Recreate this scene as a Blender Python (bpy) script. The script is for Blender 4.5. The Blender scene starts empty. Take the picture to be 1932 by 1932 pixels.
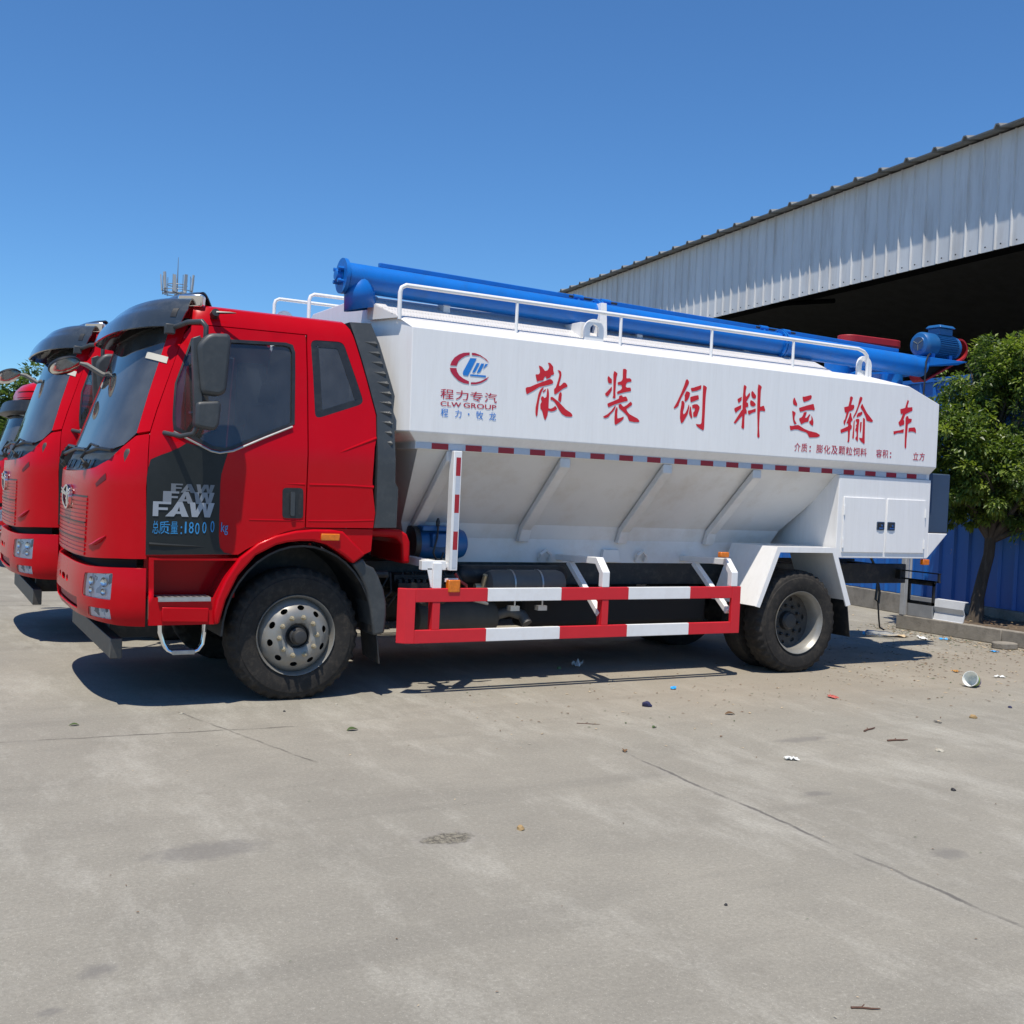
import bpy, bmesh, math, random
from mathutils import Vector, Matrix, noise
from mathutils.geometry import delaunay_2d_cdt
R = math.radians
rnd = random.Random(11)
SC = bpy.context.scene
COL = SC.collection

# ------------------------------------------------------------------ camera
cam_d = bpy.data.cameras.new('camera')
cam_d.sensor_width = 36.0; cam_d.sensor_fit = 'HORIZONTAL'
cam_d.lens = 2054.1 / 1932 * 36
cam_d.clip_end = 3000
cam = bpy.data.objects.new('camera', cam_d); COL.objects.link(cam)
cr = Vector((0.87297, -0.48570, 0.04487)); cu_ = Vector((-0.02797, 0.04200, 0.99873)); cf = Vector((0.48697, 0.87312, -0.02308))
M = Matrix((cr, cu_, -cf)).transposed().to_4x4(); M.translation = Vector((-2.647, -7.923, 1.712))
cam.matrix_world = M
SC.camera = cam
# ------------------------------------------------------------------ sky, sun, exposure
SUN = Vector((-0.235, -0.26, 1.0)).normalized()
W = bpy.data.worlds.new('World'); SC.world = W; W.use_nodes = True
nt = W.node_tree; nt.nodes.clear()
sky = nt.nodes.new('ShaderNodeTexSky'); sky.sky_type = 'NISHITA'; sky.sun_disc = False
sky.sun_elevation = math.asin(SUN.z); sky.sun_rotation = math.atan2(SUN.x, SUN.y)
sky.altitude = 200; sky.air_density = 1.0; sky.dust_density = 0.0; sky.ozone_density = 8.0
bg = nt.nodes.new('ShaderNodeBackground'); bg.inputs['Strength'].default_value = 0.125
out = nt.nodes.new('ShaderNodeOutputWorld')
tintn = nt.nodes.new('ShaderNodeMix'); tintn.data_type = 'RGBA'; tintn.blend_type = 'MULTIPLY'; tintn.inputs[0].default_value = 1.0; tintn.inputs[7].default_value = (0.60, 0.86, 1.02, 1)
nt.links.new(sky.outputs[0], tintn.inputs[6]); nt.links.new(tintn.outputs[2], bg.inputs[0]); nt.links.new(bg.outputs[0], out.inputs[0])
sl = bpy.data.lights.new('sun', 'SUN'); sl.energy = 5.0; sl.angle = R(0.53); sl.color = (1.0, 0.93, 0.82)
so = bpy.data.objects.new('sun', sl); COL.objects.link(so)
so.rotation_euler = SUN.to_track_quat('Z', 'Y').to_euler(); so.location = (-5, -5, 30)
SC.view_settings.view_transform = 'Standard'; SC.view_settings.look = 'None'
SC.view_settings.exposure = 0.13; SC.view_settings.gamma = 1.0
SC.render.engine = 'CYCLES'

# ------------------------------------------------------------------ materials
def N(nt, typ, **kw):
    n = nt.nodes.new(typ)
    for k, v in kw.items():
        if k in n.inputs: n.inputs[k].default_value = v
        else: setattr(n, k, v)
    return n
def pmat(name, base, rough=0.5, metal=0.0, coat=0.0, spec=0.5, var=0.0, vscale=3.0, stretch=(1, 1, 1), dirt=None, dirt_amt=0.0, bump=0.0, bscale=60.0, coat_rough=0.05, rvar=0.0):
    m = bpy.data.materials.new(name); m.use_nodes = True
    nt = m.node_tree; b = nt.nodes['Principled BSDF']; L = nt.links.new
    b.inputs['Roughness'].default_value = rough; b.inputs['Metallic'].default_value = metal
    b.inputs['Coat Weight'].default_value = coat; b.inputs['Coat Roughness'].default_value = coat_rough
    b.inputs['Specular IOR Level'].default_value = spec
    b.inputs['Base Color'].default_value = (*base, 1)
    tc = N(nt, 'ShaderNodeTexCoord')
    mp = N(nt, 'ShaderNodeMapping'); mp.inputs['Scale'].default_value = stretch
    L(tc.outputs['Object'], mp.inputs[0])
    if var > 0 or dirt_amt > 0:
        n1 = N(nt, 'ShaderNodeTexNoise', Scale=vscale, Detail=6.0, Roughness=0.62); L(mp.outputs[0], n1.inputs['Vector'])
        r1 = N(nt, 'ShaderNodeMapRange'); r1.inputs['From Min'].default_value = 0.3; r1.inputs['From Max'].default_value = 0.7
        r1.inputs['To Min'].default_value = 1 - var; r1.inputs['To Max'].default_value = 1 + var * 0.6
        L(n1.outputs['Fac'], r1.inputs['Value'])
        mx = N(nt, 'ShaderNodeMix', data_type='RGBA', blend_type='MULTIPLY'); mx.inputs[0].default_value = 1.0
        mx.inputs[6].default_value = (*base, 1); L(r1.outputs[0], mx.inputs[7])
        col = mx.outputs[2]
        if dirt_amt > 0:
            n2 = N(nt, 'ShaderNodeTexNoise', Scale=vscale * 2.3, Detail=8.0, Roughness=0.7); L(mp.outputs[0], n2.inputs['Vector'])
            r2 = N(nt, 'ShaderNodeMapRange'); r2.inputs['From Min'].default_value = 0.48; r2.inputs['From Max'].default_value = 0.72
            r2.inputs['To Max'].default_value = dirt_amt; L(n2.outputs['Fac'], r2.inputs['Value'])
            m2 = N(nt, 'ShaderNodeMix', data_type='RGBA'); m2.inputs[7].default_value = (*dirt, 1)
            L(r2.outputs[0], m2.inputs[0]); L(col, m2.inputs[6]); col = m2.outputs[2]
        L(col, b.inputs['Base Color'])
        if rvar > 0:
            r3 = N(nt, 'ShaderNodeMapRange'); r3.inputs['To Min'].default_value = max(0, rough - rvar); r3.inputs['To Max'].default_value = min(1, rough + rvar)
            L(n1.outputs['Fac'], r3.inputs['Value']); L(r3.outputs[0], b.inputs['Roughness'])
    if bump > 0:
        n3 = N(nt, 'ShaderNodeTexNoise', Scale=bscale, Detail=4.0); L(mp.outputs[0], n3.inputs['Vector'])
        bp = N(nt, 'ShaderNodeBump', Strength=bump, Distance=0.01); L(n3.outputs['Fac'], bp.inputs['Height']); L(bp.outputs[0], b.inputs['Normal'])
    return m
def glass_mat(name, tint, dust, ior=1.5, rough=0.01, dcol=(0.45, 0.44, 0.42)):
    m = bpy.data.materials.new(name); m.use_nodes = True; nt = m.node_tree; nt.nodes.clear(); L = nt.links.new
    o = N(nt, 'ShaderNodeOutputMaterial'); tr = N(nt, 'ShaderNodeBsdfTransparent'); tr.inputs[0].default_value = (*tint, 1)
    gl = N(nt, 'ShaderNodeBsdfGlossy', Roughness=rough); df = N(nt, 'ShaderNodeBsdfDiffuse'); df.inputs[0].default_value = (*dcol, 1)
    fr = N(nt, 'ShaderNodeFresnel', IOR=ior); m1 = N(nt, 'ShaderNodeMixShader'); m2 = N(nt, 'ShaderNodeMixShader')
    tc = N(nt, 'ShaderNodeTexCoord'); nz = N(nt, 'ShaderNodeTexNoise', Scale=3.0, Detail=5.0); L(tc.outputs['Object'], nz.inputs['Vector'])
    mr = N(nt, 'ShaderNodeMapRange'); mr.inputs['From Min'].default_value = 0.3; mr.inputs['From Max'].default_value = 0.75
    mr.inputs['To Min'].default_value = dust * 0.5; mr.inputs['To Max'].default_value = dust * 1.5; L(nz.outputs['Fac'], mr.inputs['Value'])
    L(mr.outputs[0], m1.inputs[0]); L(tr.outputs[0], m1.inputs[1]); L(df.outputs[0], m1.inputs[2])
    L(fr.outputs[0], m2.inputs[0]); L(m1.outputs[0], m2.inputs[1]); L(gl.outputs[0], m2.inputs[2]); L(m2.outputs[0], o.inputs[0])
    return m

RED = pmat('red_paint', (0.47, 0.002, 0.008), rough=0.24, coat=0.10, coat_rough=0.02, spec=0.13, bump=0.02, bscale=2.5, var=0.05, vscale=2.0, dirt=(0.44, 0.02, 0.025), dirt_amt=0.12, rvar=0.06)
REDGUARD = pmat('guard_red_paint', (0.34, 0.010, 0.016), rough=0.55, var=0.12, vscale=8)
REDSIGN = pmat('red_sign_paint', (0.60, 0.012, 0.022), rough=0.5, var=0.06, vscale=8)
WHITE = pmat('white_paint', (0.83, 0.82, 0.80), bump=0.035, bscale=1.6, rough=0.32, coat=0.25, var=0.035, vscale=1.6, stretch=(9, 9, 0.7), dirt=(0.66, 0.63, 0.58), dirt_amt=0.25, rvar=0.08)
WHITE2 = pmat('white_rail_paint', (0.80, 0.80, 0.79), rough=0.4, coat=0.1, var=0.04, vscale=5, dirt=(0.55, 0.48, 0.42), dirt_amt=0.2)
HOPW = pmat('hopper_paint', (0.72, 0.71, 0.69), rough=0.38, coat=0.15, var=0.08, vscale=1.1, dirt=(0.52, 0.45, 0.36), dirt_amt=0.45, rvar=0.1)
BLUE = pmat('blue_paint', (0.006, 0.145, 0.52), rough=0.36, coat=0.10, spec=0.35, var=0.08, vscale=4, dirt=(0.03, 0.10, 0.25), dirt_amt=0.4, rvar=0.08)
BLUEM = pmat('motor_blue_paint', (0.012, 0.105, 0.29), rough=0.4, coat=0.1, var=0.1, vscale=6)
GREYP = pmat('grey_plastic', (0.042, 0.047, 0.050), rough=0.45, var=0.10, vscale=4, dirt=(0.12, 0.12, 0.115), dirt_amt=0.3, bump=0.05, bscale=300)
VISOR = pmat('smoked_visor', (0.035, 0.042, 0.048), rough=0.16, coat=0.6, var=0.1, vscale=3, dirt=(0.14, 0.14, 0.135), dirt_amt=0.35)
BLACK = pmat('black_trim', (0.016, 0.017, 0.018), rough=0.4, var=0.15, vscale=6, dirt=(0.07, 0.068, 0.062), dirt_amt=0.35)
DOORBLACK = pmat('black_door_film', (0.016, 0.019, 0.019), rough=0.42, spec=0.3, var=0.08, vscale=3, dirt=(0.05, 0.05, 0.048), dirt_amt=0.2)
CHASSIS = pmat('chassis_black', (0.018, 0.019, 0.020), rough=0.55, var=0.3, vscale=5, dirt=(0.10, 0.085, 0.065), dirt_amt=0.5)
TANKG = pmat('tank_grey', (0.105, 0.10, 0.093), rough=0.55, var=0.12, vscale=5, dirt=(0.16, 0.14, 0.11), dirt_amt=0.5)
TYRE = pmat('tyre_rubber', (0.024, 0.022, 0.020), rough=0.8, spec=0.3, var=0.2, vscale=7, dirt=(0.085, 0.072, 0.056), dirt_amt=0.5, bump=0.15, bscale=90)
RIMD = pmat('rim_dusty_shaded', (0.055, 0.050, 0.045), rough=0.7, var=0.3, vscale=9, dirt=(0.10, 0.08, 0.06), dirt_amt=0.5)  # dust, plus the shade of the deep rim put into the colour
VOID = pmat('deep_shade_black', (0.006, 0.006, 0.007), rough=0.8)  # near-black with the shade of gaps and hollows put into the colour
RIM = pmat('rim_silver', (0.27, 0.265, 0.245), rough=0.42, metal=0.35, var=0.12, vscale=7, dirt=(0.26, 0.22, 0.17), dirt_amt=0.55)
HUBM = pmat('hub_iron', (0.05, 0.05, 0.05), rough=0.5, metal=0.3, var=0.2, vscale=12)
BRASS = pmat('nut_brassy', (0.42, 0.36, 0.24), rough=0.4, metal=0.6)
CHROME = pmat('chrome', (0.80, 0.81, 0.82), rough=0.12, metal=1.0)
STEEL = pmat('steel_tread', (0.45, 0.45, 0.44), rough=0.4, metal=0.7, var=0.15, vscale=20)
AMBER = pmat('amber_lens', (0.68, 0.17, 0.004), rough=0.2, coat=0.6, var=0.25, vscale=30)
NAVY = pmat('navy_box_paint', (0.050, 0.075, 0.115), rough=0.28, coat=0.3, var=0.1, vscale=3)
TAPER = pmat('tape_red', (0.36, 0.012, 0.022), rough=0.4, var=0.1, vscale=30)
TAPEW = pmat('tape_silver', (0.50, 0.54, 0.60), rough=0.4, var=0.06, vscale=30)
LOGOR = pmat('stencil_crimson', (0.46, 0.014, 0.05), rough=0.5, var=0.15, vscale=30)
LOGOB = pmat('stencil_blue', (0.015, 0.20, 0.62), rough=0.5, var=0.12, vscale=30)
DECALG = pmat('decal_grey', (0.29, 0.32, 0.36), rough=0.4)
DECALG2 = pmat('decal_mid_grey', (0.19, 0.21, 0.24), rough=0.4)
DECALG3 = pmat('decal_dark_grey', (0.13, 0.145, 0.165), rough=0.4)
MASKT = pmat('masking_tape', (0.52, 0.50, 0.43), rough=0.7)
PAPER = pmat('white_paper', (0.72, 0.74, 0.72), rough=0.7)
SEAT = pmat('seat_fabric', (0.03, 0.031, 0.034), rough=0.8)
DASH = pmat('dashboard', (0.045, 0.043, 0.040), rough=0.6)
WGLASS = glass_mat('windscreen_glass', (0.58, 0.62, 0.61), 0.15, ior=2.1, dcol=(0.46, 0.48, 0.48))
SGLASS = glass_mat('side_glass', (0.66, 0.69, 0.69), 0.075, ior=1.65, dcol=(0.42, 0.43, 0.43))
QGLASS = glass_mat('quarter_glass', (0.24, 0.26, 0.27), 0.14, ior=1.65, dcol=(0.36, 0.38, 0.40))
LENS = glass_mat('lamp_lens', (0.92, 0.95, 0.97), 0.04, ior=1.45, dcol=(0.8, 0.8, 0.8))
def painted_facets():
    m = pmat('lamp_reflector', (0.9, 0.91, 0.92), rough=0.22, metal=0.0); nt = m.node_tree; L = nt.links.new; pb = nt.nodes['Principled BSDF']
    tc = N(nt, 'ShaderNodeTexCoord'); v = N(nt, 'ShaderNodeTexVoronoi', Scale=15.0); v.feature = 'F1'; v.distance = 'CHEBYCHEV'
    L(tc.outputs['Object'], v.inputs['Vector']); sp = N(nt, 'ShaderNodeSeparateColor'); L(v.outputs['Color'], sp.inputs[0])
    r = N(nt, 'ShaderNodeValToRGB'); r.color_ramp.interpolation = 'CONSTANT'; e = r.color_ramp.elements; e[0].color = (.95, .96, .97, 1); e[1].position = .62; e[1].color = (.50, .56, .64, 1); q = e.new(.86); q.color = (.10, .13, .18, 1)  # white, blue and dark cells put the lamp's reflections into the colour
    L(sp.outputs[0], r.inputs[0]); L(r.outputs[0], pb.inputs['Base Color'])
    return m
REFL = painted_facets()
def checker_plate():
    m = pmat('checker_plate_paint', (0.66, 0.64, 0.615), rough=0.4, coat=0.15, var=0.04, vscale=2); nt = m.node_tree; L = nt.links.new
    tc = N(nt, 'ShaderNodeTexCoord'); mp = N(nt, 'ShaderNodeMapping'); mp.inputs['Rotation'].default_value = (0, 0, R(45)); mp.inputs['Scale'].default_value = (26, 10, 10)
    L(tc.outputs['Object'], mp.inputs[0]); v = N(nt, 'ShaderNodeTexVoronoi', Scale=2.0); v.inputs['Randomness'].default_value = 0.15; L(mp.outputs[0], v.inputs['Vector'])
    r = N(nt, 'ShaderNodeMapRange'); r.inputs['From Min'].default_value = 0.15; r.inputs['From Max'].default_value = 0.4; r.inputs['To Min'].default_value = 1; r.inputs['To Max'].default_value = 0; L(v.outputs['Distance'], r.inputs['Value'])
    b = N(nt, 'ShaderNodeBump', Strength=0.8, Distance=0.012); L(r.outputs[0], b.inputs['Height']); L(b.outputs[0], nt.nodes['Principled BSDF'].inputs['Normal']); return m
CHECK = checker_plate()

# ------------------------------------------------------------------ mesh helpers
def pip(p, poly):
    x, y = p; c = False; n = len(poly); j = n - 1
    for i in range(n):
        xi, yi = poly[i]; xj, yj = poly[j]
        if (yi > y) != (yj > y) and x < (xj - xi) * (y - yi) / (yj - yi) + xi: c = not c
        j = i
    return c
def resample(poly, d):
    o = []
    for i, a in enumerate(poly):
        b = poly[(i + 1) % len(poly)]; l = math.hypot(b[0] - a[0], b[1] - a[1]); k = max(1, int(math.ceil(l / d)))
        for s in range(k): o.append((a[0] + (b[0] - a[0]) * s / k, a[1] + (b[1] - a[1]) * s / k))
    return o
def segd(p, a, b):
    vx, vy = b[0] - a[0], b[1] - a[1]; l = vx * vx + vy * vy
    t = 0 if l == 0 else max(0, min(1, ((p[0] - a[0]) * vx + (p[1] - a[1]) * vy) / l))
    return math.hypot(p[0] - a[0] - t * vx, p[1] - a[1] - t * vy)
def rounded(poly, r, k=4):
    o = []; n = len(poly)
    for i in range(n):
        p = Vector(poly[i]); a = Vector(poly[i - 1]); b = Vector(poly[(i + 1) % n])
        rr = min(r, (a - p).length * 0.45, (b - p).length * 0.45)
        q0 = p + (a - p).normalized() * rr; q1 = p + (b - p).normalized() * rr
        for s in range(k + 1):
            t = s / k; o.append(tuple((1 - t) ** 2 * q0 + 2 * t * (1 - t) * p + t * t * q1))
    return o
def grow(poly, d):
    o = []; n = len(poly); area = sum(poly[i][0] * poly[(i + 1) % n][1] - poly[(i + 1) % n][0] * poly[i][1] for i in range(n))
    sg = 1 if area > 0 else -1
    for i in range(n):
        p = Vector(poly[i]); e1 = (p - Vector(poly[i - 1])); e2 = (Vector(poly[(i + 1) % n]) - p)
        n1 = Vector((e1.y, -e1.x)).normalized() * sg; n2 = Vector((e2.y, -e2.x)).normalized() * sg
        nn = (n1 + n2); nn = nn.normalized() if nn.length > 1e-6 else n1
        o.append(tuple(p + nn * d / max(0.4, nn.dot(n1))))
    return o
class MB:
    def __init__(s): s.bm = bmesh.new(); s.m = 0
    def face(s, vs):
        try:
            f = s.bm.faces.new(vs); f.material_index = s.m; return f
        except ValueError: return None
    def poly(s, pts): return s.face([s.bm.verts.new(p) for p in pts])
    def hexa(s, p):  # 8 corner points, bottom loop then top loop
        v = [s.bm.verts.new(q) for q in p]
        for f in ((3, 2, 1, 0), (4, 5, 6, 7), (0, 1, 5, 4), (1, 2, 6, 5), (2, 3, 7, 6), (3, 0, 4, 7)): s.face([v[i] for i in f])
    def box(s, x0, x1, y0, y1, z0, z1):
        s.hexa([(x0, y0, z0), (x1, y0, z0), (x1, y1, z0), (x0, y1, z0), (x0, y0, z1), (x1, y0, z1), (x1, y1, z1), (x0, y1, z1)])
    def obox(s, c, ax, ay, az):  # centre and three half axes
        c, ax, ay, az = map(Vector, (c, ax, ay, az))
        s.hexa([c + i * ax + j * ay + k * az for k in (-1, 1) for i, j in ((-1, -1), (1, -1), (1, 1), (-1, 1))])
    def prism(s, poly, axis, lo, hi):
        def P(a, b, w): return {'y': (a, w, b), 'x': (w, a, b), 'z': (a, b, w)}[axis]
        A = [s.bm.verts.new(P(a, b, lo)) for a, b in poly]; B = [s.bm.verts.new(P(a, b, hi)) for a, b in poly]
        s.face(A[::-1]); s.face(B)
        for i in range(len(A)): s.face([A[i], A[(i + 1) % len(A)], B[(i + 1) % len(A)], B[i]])
    def tube(s, path, r, n=8, cap=True, rs=None):
        path = [Vector(p) for p in path]; rings = []; up = None
        for i, p in enumerate(path):
            t = (path[min(i + 1, len(path) - 1)] - path[max(i - 1, 0)]).normalized()
            if up is None: up = Vector((0, 0, 1)) if abs(t.z) < 0.9 else Vector((1, 0, 0))
            a = t.cross(up).normalized(); b = a.cross(t).normalized(); up = b
            rr = rs[i] if rs else r
            rings.append([s.bm.verts.new(p + (a * math.cos(2 * math.pi * k / n) + b * math.sin(2 * math.pi * k / n)) * rr) for k in range(n)])
        for i in range(len(rings) - 1):
            for k in range(n): s.face([rings[i][k], rings[i][(k + 1) % n], rings[i + 1][(k + 1) % n], rings[i + 1][k]])
        if cap: s.face(rings[0][::-1]); s.face(rings[-1])
    def cyl(s, p0, p1, r, n=20): s.tube([p0, p1], r, n)
    def lathe(s, prof, o, axis, n=32, cap=False, mod=None):
        o = Vector(o); ax = Vector(axis).normalized(); u = Vector((1, 0, 0)) if abs(ax.x) < 0.9 else Vector((0, 0, 1))
        a = (u - ax * u.dot(ax)).normalized(); b = ax.cross(a); rings = []
        for k in range(n):
            t = 2 * math.pi * k / n; d = a * math.cos(t) + b * math.sin(t)
            rings.append([s.bm.verts.new(o + d * (mod(i, k, r) if mod else r) + ax * h) for i, (r, h) in enumerate(prof)])
        for k in range(n):
            A, B = rings[k], rings[(k + 1) % n]
            for i in range(len(prof) - 1): s.face([A[i], B[i], B[i + 1], A[i + 1]])
        if cap:
            s.face([q[0] for q in rings]); s.face([q[-1] for q in rings][::-1])
    def patch(s, mp, outer, holes=(), grid=0.07, off=0.0, thick=0.02):
        """a sheet cut to an outline in surface coordinates (u,v), bent onto the surface mp(u,v,offset) and given thickness"""
        loops = [resample(outer, grid)] + [resample(h, grid) for h in holes]
        vs = []; es = []
        for lp in loops:
            b = len(vs); vs += lp; es += [(b + i, b + (i + 1) % len(lp)) for i in range(len(lp))]
        us = [p[0] for p in outer]; ws = [p[1] for p in outer]; allseg = [(lp[i], lp[(i + 1) % len(lp)]) for lp in ([outer] + list(holes)) for i in range(len(lp))]
        nx = int((max(us) - min(us)) / grid) + 1; ny = int((max(ws) - min(ws)) / grid) + 1
        if nx * ny < 6000:
            for i in range(nx + 1):
                for j in range(ny + 1):
                    p = (min(us) + (i + 0.5 * (j % 2)) * grid, min(ws) + j * grid)
                    if pip(p, outer) and not any(pip(p, h) for h in holes) and min(segd(p, a, b) for a, b in allseg) > grid * 0.35: vs.append(p)
        r = delaunay_2d_cdt([Vector(v) for v in vs], es, [], 0, 1e-7)
        V, F = r[0], r[2]
        F = [f for f in F if (lambda c: pip(c, outer) and not any(pip(c, h) for h in holes))((sum(V[i].x for i in f) / 3, sum(V[i].y for i in f) / 3))]
        used = sorted({i for f in F for i in f})
        top = {i: s.bm.verts.new(mp(V[i].x, V[i].y, off)) for i in used}
        for f in F: s.face([top[i] for i in f])
        if thick > 0:
            bot = {i: s.bm.verts.new(mp(V[i].x, V[i].y, off - thick)) for i in used}
            cnt = {}
            for f in F:
                s.face([bot[i] for i in reversed(f)])
                for a, b in ((f[0], f[1]), (f[1], f[2]), (f[2], f[0])):
                    k = (min(a, b), max(a, b)); cnt.setdefault(k, []).append((a, b))
            for k, l in cnt.items():
                if len(l) == 1:
                    a, b = l[0]; s.face([top[b], top[a], bot[a], bot[b]])
    def build(s, name, mats, parent=None, smooth=35, bevel=0.0, recalc=True, seg=2):
        if recalc: bmesh.ops.recalc_face_normals(s.bm, faces=s.bm.faces[:])
        me = bpy.data.meshes.new(name); s.bm.to_mesh(me); s.bm.free()
        for m in (mats if isinstance(mats, (list, tuple)) else [mats]): me.materials.append(m)
        if smooth:
            me.polygons.foreach_set('use_smooth', [True] * len(me.polygons)); me.set_sharp_from_angle(angle=R(smooth))
        o = bpy.data.objects.new(name, me); COL.objects.link(o)
        if bevel > 0:
            md = o.modifiers.new('bevel', 'BEVEL'); md.width = bevel; md.segments = seg; md.limit_method = 'ANGLE'; md.angle_limit = R(40); md.harden_normals = False
        if parent is not None:
            o.parent = parent
            if parent.type == 'EMPTY': o.matrix_parent_inverse = Matrix.Translation(parent.location).inverted() if not any(parent.rotation_euler) else (Matrix.Translation(parent.location) @ parent.rotation_euler.to_matrix().to_4x4()).inverted()
        return o
def text_mesh(txt, bold=0.0):
    c = bpy.data.curves.new('t', 'FONT'); c.body = txt; c.size = 1.0; c.offset = bold; c.resolution_u = 3
    o = bpy.data.objects.new('t', c); COL.objects.link(o)
    me = bpy.data.meshes.new_from_object(o.evaluated_get(bpy.context.evaluated_depsgraph_get()))
    vs = [tuple(v.co) for v in me.vertices]; fs = [tuple(p.vertices) for p in me.polygons]
    bpy.data.objects.remove(o); bpy.data.curves.remove(c); bpy.data.meshes.remove(me)
    return vs, fs
def put_text(mb, txt, box, mp, off=0.004, bold=0.0):
    """lettering fitted to the box (u0,u1,v0,v1) of a surface; u1<u0 mirrors"""
    vs, fs = text_mesh(txt, bold)
    x0 = min(v[0] for v in vs); x1 = max(v[0] for v in vs); y0 = min(v[1] for v in vs); y1 = max(v[1] for v in vs)
    u0, u1, v0, v1 = box
    q = [mb.bm.verts.new(mp(u0 + (v[0] - x0) / (x1 - x0) * (u1 - u0), v0 + (v[1] - y0) / (y1 - y0) * (v1 - v0), off)) for v in vs]
    for f in fs: mb.face([q[i] for i in f])
def empty(name, loc, rz=0.0):
    o = bpy.data.objects.new(name, None); COL.objects.link(o); o.location = loc; o.rotation_euler = (0, 0, rz); o.empty_display_size = 0.2; return o
def tag(o, label=None, cat=None, group=None, kind=None):
    if label: o['label'] = label
    if cat: o['category'] = cat
    if group: o['group'] = group
    if kind: o['kind'] = kind
    return o
def copy_tree(o, parent=None, skip=(), only=None, depth=0):
    c = o.copy(); COL.objects.link(c)
    if parent is not None: c.parent = parent; c.matrix_parent_inverse = o.matrix_parent_inverse.copy()
    for ch in [x for x in bpy.data.objects if x.parent == o]:
        nm = ch.name.split('.')[0]
        if nm in skip or (only and depth == 0 and nm not in only): continue
        copy_tree(ch, c, skip, None, depth + 1)
    return c
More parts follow.
